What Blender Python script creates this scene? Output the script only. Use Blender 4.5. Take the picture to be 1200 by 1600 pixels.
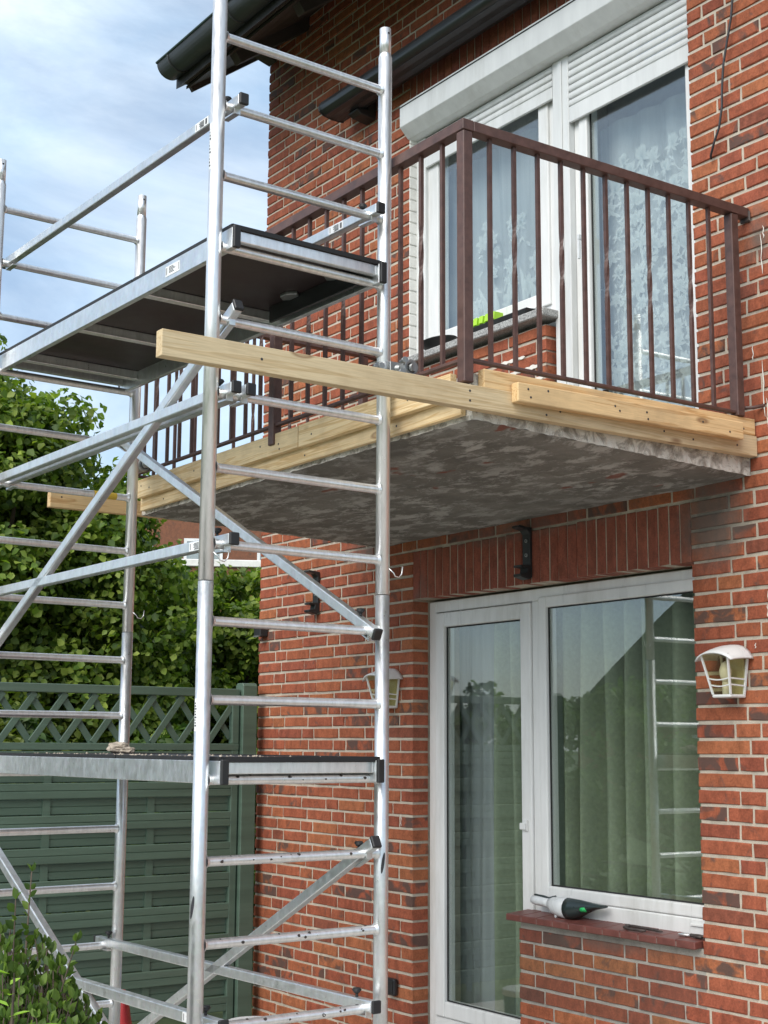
import bpy, bmesh, math, random
import numpy as np
from mathutils import Vector, Matrix, noise as mnoise
random.seed(7); rng = np.random.default_rng(11)
for o in list(bpy.data.objects): bpy.data.objects.remove(o)
scene = bpy.context.scene
COL = scene.collection

# ------------------------------------------------------------------ camera, sky, sun, exposure
cam_data = bpy.data.cameras.new('camera'); cam = bpy.data.objects.new('camera', cam_data); COL.objects.link(cam)
CR = Vector((0.5702, 0.82149, 0.00507)); CU = Vector((0.12898, -0.09561, 0.98703)); CF = Vector((-0.81132, 0.56215, 0.16047))
CAM = Vector((0, -4.19, 1.6))
cam.matrix_world = Matrix(((CR.x, CU.x, -CF.x, CAM.x), (CR.y, CU.y, -CF.y, CAM.y), (CR.z, CU.z, -CF.z, CAM.z), (0, 0, 0, 1)))
cam_data.sensor_fit = 'VERTICAL'; cam_data.sensor_height = 36.0; cam_data.lens = 2230.1/1600*36
cam_data.clip_start = 0.05; cam_data.clip_end = 800
scene.camera = cam
SUN_EL, SUN_AZ = math.radians(46), math.radians(160)     # azimuth measured clockwise from +Y
world = bpy.data.worlds.new('World'); scene.world = world; world.use_nodes = True
wn = world.node_tree; wn.nodes.clear()
def N(t, typ, **kw):
    n = t.nodes.new(typ)
    for k, v in kw.items():
        if k == 'inp':
            for a, b in v.items(): n.inputs[a].default_value = b
        else: setattr(n, k, v)
    return n
def ramp(t, stops, interp='LINEAR'):
    n = t.nodes.new('ShaderNodeValToRGB'); cr = n.color_ramp; cr.interpolation = interp
    while len(cr.elements) < len(stops): cr.elements.new(0.5)
    for e, (p, c) in zip(cr.elements, stops):
        e.position = p; e.color = (c, c, c, 1) if isinstance(c, (int, float)) else (*c, 1)
    return n
def build_world():
    t = wn; L = t.links.new
    sky = N(t, 'ShaderNodeTexSky', sky_type='NISHITA'); sky.sun_disc = False
    sky.sun_elevation = SUN_EL; sky.sun_rotation = SUN_AZ; sky.air_density = 1.0; sky.dust_density = 1.2; sky.ozone_density = 1.0
    tc = N(t, 'ShaderNodeTexCoord')
    mp = N(t, 'ShaderNodeMapping'); mp.inputs['Scale'].default_value = (1.0, 1.0, 2.4); mp.inputs['Location'].default_value = (3.1, 0.4, 0.2)
    L(tc.outputs['Generated'], mp.inputs['Vector'])
    n1 = N(t, 'ShaderNodeTexNoise', inp={'Scale': 2.6, 'Detail': 8, 'Roughness': 0.6, 'Distortion': 0.6}); L(mp.outputs[0], n1.inputs['Vector'])
    r1 = ramp(t, [(0.34, 0.15), (0.48, 0.45), (0.66, 0.92)]); L(n1.outputs['Fac'], r1.inputs[0])
    n2 = N(t, 'ShaderNodeTexNoise', inp={'Scale': 5.0, 'Detail': 6, 'Roughness': 0.6}); L(mp.outputs[0], n2.inputs['Vector'])
    r2 = ramp(t, [(0.3, (3.9, 5.4, 7.0)), (0.7, (6.3, 7.1, 7.8))]); L(n2.outputs['Fac'], r2.inputs[0])
    mx = N(t, 'ShaderNodeMixRGB'); L(r1.outputs[0], mx.inputs[0]); L(sky.outputs[0], mx.inputs[1]); L(r2.outputs[0], mx.inputs[2])
    bg = N(t, 'ShaderNodeBackground'); bg.inputs['Strength'].default_value = 0.083; L(mx.outputs[0], bg.inputs['Color'])
    out = N(t, 'ShaderNodeOutputWorld'); L(bg.outputs[0], out.inputs[0])
build_world()
sun_d = bpy.data.lights.new('sun', 'SUN'); sun_d.energy = 2.0; sun_d.angle = math.radians(60); sun_d.color = (1, 0.95, 0.87)
sun = bpy.data.objects.new('sun', sun_d); COL.objects.link(sun)
sd = Vector((math.sin(SUN_AZ)*math.cos(SUN_EL), math.cos(SUN_AZ)*math.cos(SUN_EL), math.sin(SUN_EL)))
sun.rotation_euler = sd.to_track_quat('Z', 'Y').to_euler(); sun.location = (-3, -8, 12)
vs = scene.view_settings; vs.view_transform = 'Standard'; vs.look = 'None'; vs.exposure = 1.05; vs.gamma = 1.0; vs.use_curve_mapping = False
scene.render.engine = 'CYCLES'

# ------------------------------------------------------------------ mesh helpers
class MB:
    """collects shapes and links them as ONE mesh object"""
    def __init__(s): s.v = []; s.f = []; s.sm = []
    def add(s, vs_, fs, smooth=False):
        b = len(s.v); s.v += [tuple(p) for p in vs_]; s.f += [tuple(b+i for i in f) for f in fs]; s.sm += [smooth]*len(fs) if not isinstance(smooth, list) else smooth
    def box(s, x0, x1, y0, y1, z0, z1):
        s.add([(x0,y0,z0),(x1,y0,z0),(x1,y1,z0),(x0,y1,z0),(x0,y0,z1),(x1,y0,z1),(x1,y1,z1),(x0,y1,z1)],
              [(0,3,2,1),(4,5,6,7),(0,1,5,4),(1,2,6,5),(2,3,7,6),(3,0,4,7)])
        return s
    def bar(s, p, q, w, h, up=(0,0,1)):
        """rectangular bar from p to q; w across, h along 'up'"""
        p = Vector(p); q = Vector(q); d = (q-p).normalized(); u = Vector(up)
        a = d.cross(u).normalized()*(w/2); b = a.cross(d).normalized()*(h/2)
        vs_ = [p-a-b, p+a-b, p+a+b, p-a+b, q-a-b, q+a-b, q+a+b, q-a+b]
        s.add(vs_, [(0,1,2,3),(7,6,5,4),(0,4,5,1),(1,5,6,2),(2,6,7,3),(3,7,4,0)]); return s
    def tube(s, p, q, r, seg=16, r2=None, caps=True):
        p = Vector(p); q = Vector(q); d = (q-p).normalized(); r2 = r if r2 is None else r2
        a = d.orthogonal().normalized(); b = d.cross(a)
        vs_ = []
        for i in range(seg):
            t = 2*math.pi*i/seg; e = a*math.cos(t)+b*math.sin(t); vs_ += [p+e*r, q+e*r2]
        fs = [(2*i, (2*i+2) % (2*seg), (2*i+3) % (2*seg), 2*i+1) for i in range(seg)]
        sm = [True]*seg
        if caps: fs += [tuple(2*i for i in range(seg))[::-1], tuple(2*i+1 for i in range(seg))]; sm += [False, False]
        s.add(vs_, fs, sm); return s
    def path(s, pts, r, seg=8):
        """round tube through points; r number or list"""
        pts = [Vector(p) for p in pts]; n = len(pts); rr = r if isinstance(r, (list, tuple)) else [r]*n
        vs_ = []; fs = []; pa = None
        for i, p in enumerate(pts):
            d = (pts[min(i+1, n-1)]-pts[max(i-1, 0)]).normalized()
            a = d.orthogonal().normalized() if pa is None else (pa-d*pa.dot(d)).normalized()
            pa = a; b = d.cross(a)
            for j in range(seg):
                t = 2*math.pi*j/seg; vs_.append(p+(a*math.cos(t)+b*math.sin(t))*rr[i])
        for i in range(n-1):
            for j in range(seg):
                k = (j+1) % seg; fs.append((i*seg+j, i*seg+k, (i+1)*seg+k, (i+1)*seg+j))
        sm = [True]*len(fs); fs += [tuple(range(seg))[::-1], tuple((n-1)*seg+j for j in range(seg))]; sm += [False, False]
        s.add(vs_, fs, sm); return s
    def loft(s, rings, smooth=True, caps=True):
        n = len(rings[0]); vs_ = [p for r in rings for p in r]; fs = []
        for i in range(len(rings)-1):
            for j in range(n):
                k = (j+1) % n; fs.append((i*n+j, i*n+k, (i+1)*n+k, (i+1)*n+j))
        sm = [smooth]*len(fs)
        if caps: fs += [tuple(range(n))[::-1], tuple((len(rings)-1)*n+j for j in range(n))]; sm += [False, False]
        s.add(vs_, fs, sm); return s
    def prism(s, prof, axis, a, b, smooth=False):
        """profile of 2-D points extruded along an axis from a to b"""
        def P(u, v, t): return {'x': (t, u, v), 'y': (u, t, v), 'z': (u, v, t)}[axis]
        return s.loft([[P(u, v, a) for u, v in prof], [P(u, v, b) for u, v in prof]], smooth)
    def mesh(s, name):
        me = bpy.data.meshes.new(name); me.from_pydata([tuple(v) for v in s.v], [], s.f)
        bm = bmesh.new(); bm.from_mesh(me); bmesh.ops.recalc_face_normals(bm, faces=bm.faces)
        bm.to_mesh(me); bm.free()
        me.polygons.foreach_set('use_smooth', [bool(x) for x in s.sm]); me.update()
        return me
    def build(s, name, mat, parent=None, bevel=0, seg=1):
        return link(name, s.mesh(name), mat, parent, bevel, seg)
def link(name, me, mat, parent=None, bevel=0, seg=1):
    if mat is not None and not me.materials: me.materials.append(mat)
    o = bpy.data.objects.new(name, me); COL.objects.link(o)
    if parent is not None: o.parent = parent
    if bevel:
        m = o.modifiers.new('bevel', 'BEVEL'); m.width = bevel; m.segments = seg; m.limit_method = 'ANGLE'; m.angle_limit = math.radians(40); m.harden_normals = False
    return o
def thing(name, label, cat, loc=(0,0,0), rz=0, group=None):
    o = bpy.data.objects.new(name, None); COL.objects.link(o); o.location = loc; o.rotation_euler = (0, 0, rz); o.empty_display_size = .1
    return tag(o, label, cat, group)
def tag(o, label, cat, group=None):
    o['label'] = label; o['category'] = cat
    if group: o['group'] = group
    return o
def fast_mesh(name, V, F, mat, parent=None, smooth=False):
    """numpy mesh; F (n,k) of equal-sided faces"""
    me = bpy.data.meshes.new(name); n, k = F.shape
    me.vertices.add(len(V)); me.vertices.foreach_set('co', np.asarray(V, np.float32).ravel())
    me.loops.add(n*k); me.loops.foreach_set('vertex_index', F.astype(np.int32).ravel())
    me.polygons.add(n); me.polygons.foreach_set('loop_start', np.arange(0, n*k, k, dtype=np.int32)); me.polygons.foreach_set('loop_total', np.full(n, k, np.int32))
    if smooth: me.polygons.foreach_set('use_smooth', np.ones(n, bool))
    me.update(); me.validate()
    return link(name, me, mat, parent)

# ------------------------------------------------------------------ materials
def newmat(name):
    m = bpy.data.materials.new(name); m.use_nodes = True; t = m.node_tree
    b = t.nodes['Principled BSDF']; return m, t, b
def mathn(t, op, a, b=None, c=None):
    n = t.nodes.new('ShaderNodeMath'); n.operation = op
    for i, x in enumerate((a, b, c)):
        if x is None: continue
        if isinstance(x, (int, float)): n.inputs[i].default_value = x
        else: t.links.new(x, n.inputs[i])
    return n.outputs[0]
def mix(t, f, a, b, mode='MIX'):
    n = t.nodes.new('ShaderNodeMixRGB'); n.blend_type = mode
    for i, x in enumerate((f, a, b)):
        if isinstance(x, (int, float)): n.inputs[i].default_value = x if i == 0 else (x, x, x, 1)
        elif isinstance(x, tuple): n.inputs[i].default_value = (*x, 1)
        else: t.links.new(x, n.inputs[i])
    return n.outputs[0]
def pos(t, scale=(1,1,1), offset=None):
    g = t.nodes.new('ShaderNodeNewGeometry'); m = t.nodes.new('ShaderNodeMapping'); m.inputs['Scale'].default_value = scale
    t.links.new(g.outputs['Position'], m.inputs['Vector'])
    if offset is not None: t.links.new(offset, m.inputs['Location'])
    return m.outputs[0]
def noise(t, vec, scale, detail=4, rough=.55, dist=0):
    n = N(t, 'ShaderNodeTexNoise', inp={'Scale': scale, 'Detail': detail, 'Roughness': rough, 'Distortion': dist})
    t.links.new(vec, n.inputs['Vector']); return n.outputs['Fac']
def bump(t, b, h, strength=.3, dist=.002):
    n = t.nodes.new('ShaderNodeBump'); n.inputs['Strength'].default_value = strength; n.inputs['Distance'].default_value = dist
    t.links.new(h, n.inputs['Height']); t.links.new(n.outputs[0], b.inputs['Normal'])
def rnd(t):
    """random per object plus per island, 0..1"""
    o = t.nodes.new('ShaderNodeObjectInfo'); g = t.nodes.new('ShaderNodeNewGeometry')
    return mathn(t, 'FRACT', mathn(t, 'ADD', o.outputs['Random'], g.outputs['Random Per Island']))
def simple(name, col, rough=.5, metal=0., var=.12, scale=8., bmp=0., bscale=60., spec=.5, stretch=(1,1,1), dirt=None, coat=0):
    m, t, b = newmat(name); v = pos(t, stretch)
    n = noise(t, v, scale, 5, .6)
    lo = tuple(c*(1-var) for c in col); hi = tuple(min(1, c*(1+var)) for c in col)
    r = ramp(t, [(.3, lo), (.7, hi)]); t.links.new(n, r.inputs[0]); c = r.outputs[0]
    if dirt:
        dn = ramp(t, [(.52, 0.), (.72, 1.)]); t.links.new(noise(t, v, scale*.35, 7, .7), dn.inputs[0])
        c = mix(t, dn.outputs[0], c, dirt)
    t.links.new(c, b.inputs['Base Color'])
    rr = ramp(t, [(.3, max(0, rough-.07)), (.7, min(1, rough+.07))]); t.links.new(n, rr.inputs[0]); t.links.new(rr.outputs[0], b.inputs['Roughness'])
    b.inputs['Metallic'].default_value = metal; b.inputs['Specular IOR Level'].default_value = spec; b.inputs['Coat Weight'].default_value = coat
    if bmp: bump(t, b, noise(t, v, bscale, 4), bmp, .003)
    return m
def grime(t, c):
    """grey run-off stains where the balcony slab and sills meet the wall, and a little everywhere"""
    g = t.nodes.new('ShaderNodeNewGeometry'); tot = None
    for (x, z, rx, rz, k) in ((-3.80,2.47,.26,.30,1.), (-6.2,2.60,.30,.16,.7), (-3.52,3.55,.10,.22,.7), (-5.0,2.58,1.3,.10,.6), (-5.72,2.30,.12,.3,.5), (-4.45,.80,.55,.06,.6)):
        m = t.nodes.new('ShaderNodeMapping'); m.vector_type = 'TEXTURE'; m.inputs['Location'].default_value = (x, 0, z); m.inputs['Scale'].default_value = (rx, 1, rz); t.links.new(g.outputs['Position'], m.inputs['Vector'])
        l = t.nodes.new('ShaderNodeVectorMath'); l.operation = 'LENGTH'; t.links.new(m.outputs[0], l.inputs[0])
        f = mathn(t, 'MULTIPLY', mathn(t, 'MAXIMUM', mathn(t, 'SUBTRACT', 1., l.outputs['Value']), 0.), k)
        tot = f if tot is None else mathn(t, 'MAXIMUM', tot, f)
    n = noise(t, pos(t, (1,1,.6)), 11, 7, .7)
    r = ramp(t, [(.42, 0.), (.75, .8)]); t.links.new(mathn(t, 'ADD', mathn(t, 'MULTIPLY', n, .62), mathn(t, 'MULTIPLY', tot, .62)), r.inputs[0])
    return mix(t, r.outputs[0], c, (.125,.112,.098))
def brick_mat(name, dark=0., grey=0., even=0.):
    m, t, b = newmat(name); R = rnd(t)
    off = N(t, 'ShaderNodeCombineXYZ')
    for i, k in enumerate((37., 11., 53.)): t.links.new(mathn(t, 'MULTIPLY', R, k), off.inputs[i])
    base = ramp(t, [(0, (0.334,0.098,0.048)), (.14, (0.295,0.083,0.042)), (.3, (0.352,0.117,0.049)), (.44, (0.275,0.073,0.040)), (.58, (0.334,0.104,0.046)), (.72, (0.237,0.064,0.038)), (.80, (0.373,0.140,0.056)), (.9, (0.310,0.086,0.043)), (.975, (0.184,0.064,0.042)), (1., (0.281,0.070,0.040))], 'CONSTANT')
    t.links.new(R, base.inputs[0])
    v = pos(t, (1,1,1), off.outputs[0]); vv = pos(t, (1.5,1,.8), off.outputs[0])
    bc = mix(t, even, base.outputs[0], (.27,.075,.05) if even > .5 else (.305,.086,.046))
    streak = ramp(t, [(.35, .76), (.65, 1.2)]); t.links.new(noise(t, vv, 17, 4, .6, .5), streak.inputs[0])
    c = mix(t, 1., bc, streak.outputs[0], 'MULTIPLY')
    fine = ramp(t, [(.3, .72), (.7, 1.22)]); t.links.new(noise(t, v, 120, 4, .7), fine.inputs[0]); c = mix(t, 1., c, fine.outputs[0], 'MULTIPLY')
    # kiln burn: dark purple-brown areas on some bricks only
    R2 = mathn(t, 'FRACT', mathn(t, 'MULTIPLY', R, 7.31)); sel = ramp(t, [(.80, 0.), (.93, .26)]); t.links.new(R2, sel.inputs[0])
    bn = mathn(t, 'ADD', noise(t, v, 13, 3, .5, .8), mathn(t, 'MULTIPLY', sel.outputs[0], .8)); bm_ = ramp(t, [(.63, 0.), (.76, .86*(1-.9*(even > .5)))]); t.links.new(bn, bm_.inputs[0])
    c = mix(t, bm_.outputs[0], c, (.082,.058,.05))
    # pits
    pt = ramp(t, [(.70, 0.), (.76, .55)]); t.links.new(noise(t, v, 260, 2, .5), pt.inputs[0]); c = mix(t, pt.outputs[0], c, (.1,.04,.03))
    if grey: c = mix(t, grey, c, (.20,.15,.12))
    if name != 'neighbour_brick': c = grime(t, c)
    if dark: c = mix(t, 1., c, (1-dark,)*3, 'MULTIPLY')
    t.links.new(c, b.inputs['Base Color']); b.inputs['Roughness'].default_value = .82; b.inputs['Specular IOR Level'].default_value = .3
    h = mathn(t, 'ADD', noise(t, v, 60, 6, .75), mathn(t, 'MULTIPLY', noise(t, v, 320, 2), .4)); bump(t, b, h, .55, .0025)
    return m
def mortar_mat(name, col):
    m, t, b = newmat(name); v = pos(t)
    r = ramp(t, [(.25, tuple(c*.62 for c in col)), (.5, col), (.8, tuple(min(1, c*1.14) for c in col))]); t.links.new(noise(t, v, 9, 8, .72), r.inputs[0])
    gr = ramp(t, [(.3, .78), (.7, 1.1)]); t.links.new(noise(t, v, 300, 3, .6), gr.inputs[0])
    c = grime(t, mix(t, 1., r.outputs[0], gr.outputs[0], 'MULTIPLY'))
    t.links.new(c, b.inputs['Base Color']); b.inputs['Roughness'].default_value = .95; b.inputs['Specular IOR Level'].default_value = .15
    bump(t, b, noise(t, v, 180, 6, .7), .6, .004); return m
def wood_mat(name, axis, col=(.56,.36,.165), dk=(.40,.215,.085)):
    m, t, b = newmat(name); s = {'x': (.55,14,14), 'y': (14,.55,14)}[axis]
    o = t.nodes.new('ShaderNodeObjectInfo'); off = N(t, 'ShaderNodeCombineXYZ')
    for i, k in enumerate((9., 13., 21.)): t.links.new(mathn(t, 'MULTIPLY', o.outputs['Random'], k), off.inputs[i])
    v = pos(t, s, off.outputs[0]); v1 = pos(t, (1,1,1), off.outputs[0])
    warp = noise(t, pos(t, tuple(x*.25 for x in s), off.outputs[0]), 1.6, 3)
    n = noise(t, v, 2.4, 3, .5, 1.1)
    rings = mathn(t, 'FRACT', mathn(t, 'ADD', mathn(t, 'MULTIPLY', n, 3.4), mathn(t, 'MULTIPLY', warp, 2.6)))
    r = ramp(t, [(0, col), (.6, tuple(c*.97 for c in col)), (.88, dk), (1, col)]); t.links.new(rings, r.inputs[0])
    fib = ramp(t, [(.3, .86), (.7, 1.08)]); t.links.new(noise(t, pos(t, tuple(x*6 for x in s)), 3, 3), fib.inputs[0])
    c = mix(t, .95, tuple(col), r.outputs[0]); c = mix(t, 1., c, fib.outputs[0], 'MULTIPLY')
    # knots
    vk = pos(t, {'x': (3.1,9,9), 'y': (9,3.1,9)}[axis], off.outputs[0]); vo = N(t, 'ShaderNodeTexVoronoi'); vo.inputs['Scale'].default_value = 1.0; t.links.new(vk, vo.inputs['Vector'])
    kr = ramp(t, [(.06, .55), (.10, 1.), (.15, 0.)]); t.links.new(vo.outputs['Distance'], kr.inputs[0]); c = mix(t, mathn(t, 'MULTIPLY', kr.outputs[0], .75), c, (.20,.09,.035))
    bl = ramp(t, [(.45, 0.), (.75, .55)]); t.links.new(noise(t, v1, 5, 5, .6), bl.inputs[0]); c = mix(t, bl.outputs[0], c, (.42,.30,.17))
    t.links.new(c, b.inputs['Base Color']); b.inputs['Roughness'].default_value = .68; b.inputs['Specular IOR Level'].default_value = .3
    bump(t, b, rings, .12, .001); return m
def metal_mat(name, col, rough, streak=(6,6,1.2), spangle=0., metal=.9):
    m, t, b = newmat(name); v = pos(t, streak); v1 = pos(t)
    n = noise(t, v, 9, 6, .65); c = ramp(t, [(.28, tuple(x*.84 for x in col)), (.55, col), (.75, tuple(min(1, x*1.12) for x in col))]); t.links.new(n, c.inputs[0]); cc = c.outputs[0]
    if spangle:
        vo = N(t, 'ShaderNodeTexVoronoi'); vo.inputs['Scale'].default_value = 70; t.links.new(v1, vo.inputs['Vector'])
        cc = mix(t, spangle, cc, vo.outputs['Color'], 'SOFT_LIGHT')
        cc = mix(t, 0., cc, cc)
    sp = ramp(t, [(.68, 0.), (.78, .3)]); t.links.new(noise(t, v1, 34, 6, .7), sp.inputs[0]); cc = mix(t, sp.outputs[0], cc, tuple(x*.5 for x in col))
    hs = N(t, 'ShaderNodeHueSaturation'); hs.inputs['Saturation'].default_value = .45; t.links.new(cc, hs.inputs['Color'])
    t.links.new(hs.outputs[0], b.inputs['Base Color']); b.inputs['Metallic'].default_value = metal
    rr = ramp(t, [(.3, rough-.1), (.7, rough+.14)]); t.links.new(noise(t, v, 14, 6, .7), rr.inputs[0]); t.links.new(rr.outputs[0], b.inputs['Roughness'])
    bump(t, b, noise(t, v1, 70, 4, .6), .07, .002); return m
def glass_mat(name, f0=.115, tint=(.96,.985,.97), rough=0.):
    m, t, b = newmat(name); t.nodes.remove(b); out = t.nodes['Material Output']
    lw = N(t, 'ShaderNodeLayerWeight'); lw.inputs['Blend'].default_value = .5
    fac = mathn(t, 'ADD', f0, mathn(t, 'MULTIPLY', mathn(t, 'POWER', lw.outputs['Facing'], 5.), 1-f0))
    tr = N(t, 'ShaderNodeBsdfTransparent'); tr.inputs[0].default_value = (*tint, 1)
    gl = N(t, 'ShaderNodeBsdfGlossy'); gl.inputs['Roughness'].default_value = rough; gl.inputs['Color'].default_value = (.96,.98,1,1)
    bp = N(t, 'ShaderNodeBump'); bp.inputs['Strength'].default_value = .02; bp.inputs['Distance'].default_value = .01; t.links.new(noise(t, pos(t), 2.2, 2), bp.inputs['Height']); t.links.new(bp.outputs[0], gl.inputs['Normal'])
    ms = N(t, 'ShaderNodeMixShader'); t.links.new(fac, ms.inputs[0]); t.links.new(tr.outputs[0], ms.inputs[1]); t.links.new(gl.outputs[0], ms.inputs[2]); t.links.new(ms.outputs[0], out.inputs[0])
    return m
def leaf_mat(name, a, b_, c_):
    m, t, b = newmat(name); g = t.nodes.new('ShaderNodeNewGeometry')
    r = ramp(t, [(0, a), (.5, b_), (1, c_)]); t.links.new(g.outputs['Random Per Island'], r.inputs[0])
    cl = ramp(t, [(.35, .6), (.65, 1.25)]); t.links.new(noise(t, pos(t), 1.4, 3), cl.inputs[0]); c = mix(t, 1., r.outputs[0], cl.outputs[0], 'MULTIPLY')
    t.links.new(c, b.inputs['Base Color']); b.inputs['Roughness'].default_value = .5; b.inputs['Specular IOR Level'].default_value = .35
    tr = N(t, 'ShaderNodeBsdfTranslucent'); t.links.new(mix(t, 1., c, (1.3,1.5,.5), 'MULTIPLY'), tr.inputs[0])
    ms = N(t, 'ShaderNodeMixShader'); ms.inputs[0].default_value = .38; t.links.new(b.outputs[0], ms.inputs[1]); t.links.new(tr.outputs[0], ms.inputs[2])
    t.links.new(ms.outputs[0], t.nodes['Material Output'].inputs[0]); return m
def slab_mat():
    m, t, b = newmat('weathered_concrete'); v = pos(t, (1,1.8,1)); v2 = pos(t)
    base = ramp(t, [(.25, (.11,.104,.092)), (.5, (.19,.18,.16)), (.75, (.30,.288,.262))]); t.links.new(noise(t, v2, 3.2, 12, .72, .2), base.inputs[0])
    fl = ramp(t, [(.485, 0.), (.555, 1.)]); t.links.new(noise(t, v, 6.0, 14, .76, .2), fl.inputs[0])
    big = ramp(t, [(.36, .35), (.58, 1.)]); t.links.new(noise(t, v2, 1.3, 4, .6), big.inputs[0])
    c = mix(t, mathn(t, 'MULTIPLY', fl.outputs[0], big.outputs[0]), base.outputs[0], (.45,.44,.415))
    dk = ramp(t, [(.5, 0.), (.7, .55)]); t.links.new(noise(t, v, 2.1, 9, .7), dk.inputs[0]); c = mix(t, dk.outputs[0], c, (.085,.08,.07))
    sp_ = ramp(t, [(.62, 0.), (.68, .6)]); t.links.new(noise(t, v2, 55, 4, .7), sp_.inputs[0]); c = mix(t, sp_.outputs[0], c, (.10,.09,.08))
    ru = ramp(t, [(.685, 0.), (.72, .8)]); t.links.new(noise(t, pos(t, (1.2,2.2,1), None), 3.3, 4, .5), ru.inputs[0]); c = mix(t, ru.outputs[0], c, (.22,.055,.03))
    t.links.new(c, b.inputs['Base Color']); b.inputs['Roughness'].default_value = .92
    bump(t, b, mathn(t, 'ADD', fl.outputs[0], noise(t, v2, 40, 5)), .5, .006); return m
def plaster_mat():
    m, t, b = newmat('crumbling_slab_edge'); v = pos(t)
    c = ramp(t, [(.36, (.26,.235,.20)), (.47, (.50,.46,.40)), (.53, (.72,.69,.62)), (.7, (.78,.75,.69))]); t.links.new(noise(t, v, 16, 8, .7, .6), c.inputs[0])
    dk = ramp(t, [(.62, 0.), (.68, .7)]); t.links.new(noise(t, v, 22, 5, .6), dk.inputs[0]); cc = mix(t, dk.outputs[0], c.outputs[0], (.20,.18,.15))
    t.links.new(cc, b.inputs['Base Color']); b.inputs['Roughness'].default_value = .95
    bump(t, b, noise(t, v, 38, 7, .7), 1., .012); return m
def granite_mat():
    m, t, b = newmat('grey_granite'); v = pos(t); c = ramp(t, [(.35, (.07,.07,.07)), (.5, (.33,.33,.32)), (.65, (.55,.55,.53))]); t.links.new(noise(t, v, 190, 3, .8), c.inputs[0])
    t.links.new(c.outputs[0], b.inputs['Base Color']); b.inputs['Roughness'].default_value = .6; return m
def sheer_mat(name='sheer_voile', col=(.60,.64,.68), lo=.5, hi=.72):
    m, t, b = newmat(name); b.inputs['Base Color'].default_value = (*col, 1); b.inputs['Roughness'].default_value = .9
    tr = N(t, 'ShaderNodeBsdfTransparent'); ms = N(t, 'ShaderNodeMixShader')
    f = ramp(t, [(.3, lo), (.7, hi)]); t.links.new(noise(t, pos(t, (9,1,.4)), 2, 3), f.inputs[0]); t.links.new(f.outputs[0], ms.inputs[0])
    t.links.new(tr.outputs[0], ms.inputs[1]); t.links.new(b.outputs[0], ms.inputs[2]); t.links.new(ms.outputs[0], t.nodes['Material Output'].inputs[0]); return m

M = {}
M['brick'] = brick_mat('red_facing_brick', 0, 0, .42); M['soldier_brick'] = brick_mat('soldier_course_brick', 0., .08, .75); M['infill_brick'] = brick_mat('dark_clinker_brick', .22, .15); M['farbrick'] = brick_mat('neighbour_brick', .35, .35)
M['mortar'] = mortar_mat('cream_mortar', (.55,.485,.395)); M['greymortar'] = mortar_mat('grey_mortar', (.40,.375,.33))
M['woody'] = wood_mat('fresh_pine_across', 'y', (.78,.55,.29), (.56,.32,.13)); M['woodx'] = wood_mat('fresh_pine_along', 'x', (.82,.64,.38), (.64,.43,.20)); M['oldwood'] = wood_mat('dusty_pine', 'y', (.67,.53,.33), (.54,.39,.21))
M['alu'] = metal_mat('brushed_aluminium', (.88,.88,.87), .36, metal=.84); M['galv'] = metal_mat('galvanised_steel', (.70,.745,.76), .36, (3,3,1.5), .14, .85)
M['zinc'] = metal_mat('grey_zinc_coupler', (.36,.38,.38), .45)
M['black'] = simple('black_plastic', (.018,.018,.019), .5, var=.3); M['blackmetal'] = simple('black_powder_coat', (.022,.024,.026), .42, var=.2)
M['white'] = simple('white_pvc', (.74,.745,.735), .32, var=.07, scale=5, stretch=(3,3,.5), dirt=(.60,.60,.57)); M['whitealu'] = simple('white_lacquered_aluminium', (.68,.695,.69), .38, var=.07, scale=5, stretch=(3,3,.5), dirt=(.56,.565,.545))
M['gasket'] = simple('black_gasket', (.02,.02,.02), .7)
M['paintwhite'] = simple('white_wall_paint', (.74,.73,.69), .75, var=.1, scale=14, bmp=.3)
M['brown'] = simple('brown_railing_paint', (.095,.050,.042), .5, var=.3, scale=30, bmp=.12, bscale=120, dirt=(.125,.068,.055))
M['slab'] = slab_mat(); M['plaster'] = plaster_mat(); M['granite'] = granite_mat()
M['green'] = simple('green_fence_paint', (.080,.130,.096), .55, var=.16, scale=5, bmp=.2, bscale=30, stretch=(1,.3,4), dirt=(.105,.150,.115))
M['gutter'] = simple('weathered_dark_gutter', (.040,.044,.043), .5, var=.35, scale=9, dirt=(.07,.07,.06)); M['guttergreen'] = simple('mossy_green_lip', (.02,.045,.03), .6, var=.3)
M['soffit'] = simple('dark_stained_boards', (.055,.046,.040), .75, var=.4, scale=4, bmp=.2, bscale=20, dirt=(.10,.085,.07)); M['tile'] = simple('dark_roof_tile', (.035,.034,.035), .6, var=.3)
M['awning'] = simple('anthracite_cassette', (.030,.034,.036), .36, var=.15, metal=.2)
M['ply'] = simple('phenolic_plywood', (.026,.015,.016), .45, var=.3, scale=5); M['plyedge'] = simple('black_deck_edge', (.016,.016,.017), .6)
M['glass'] = glass_mat('window_glass'); M['lampglass'] = glass_mat('lantern_glass', .05, (.86,.83,.66), .12)
M['curtain'] = simple('grey_green_curtain', (.29,.33,.24), .9, var=.1, scale=60, bmp=.2, bscale=400, spec=.1)
M['voile'] = sheer_mat(); M['lace'] = sheer_mat('white_lace', (.80,.85,.86), .30, .48)
M['room'] = simple('dim_plaster', (.34,.33,.31), .9); M['concrete'] = simple('patio_paving', (.42,.40,.36), .9, var=.25, scale=3, bmp=.3)
M['soil'] = simple('garden_lawn', (.06,.085,.03), .95, var=.5, scale=6, bmp=.5)
M['bark'] = simple('bark', (.075,.055,.04), .9, var=.4, scale=12, bmp=.6, bscale=40, stretch=(3,3,.6))
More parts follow.
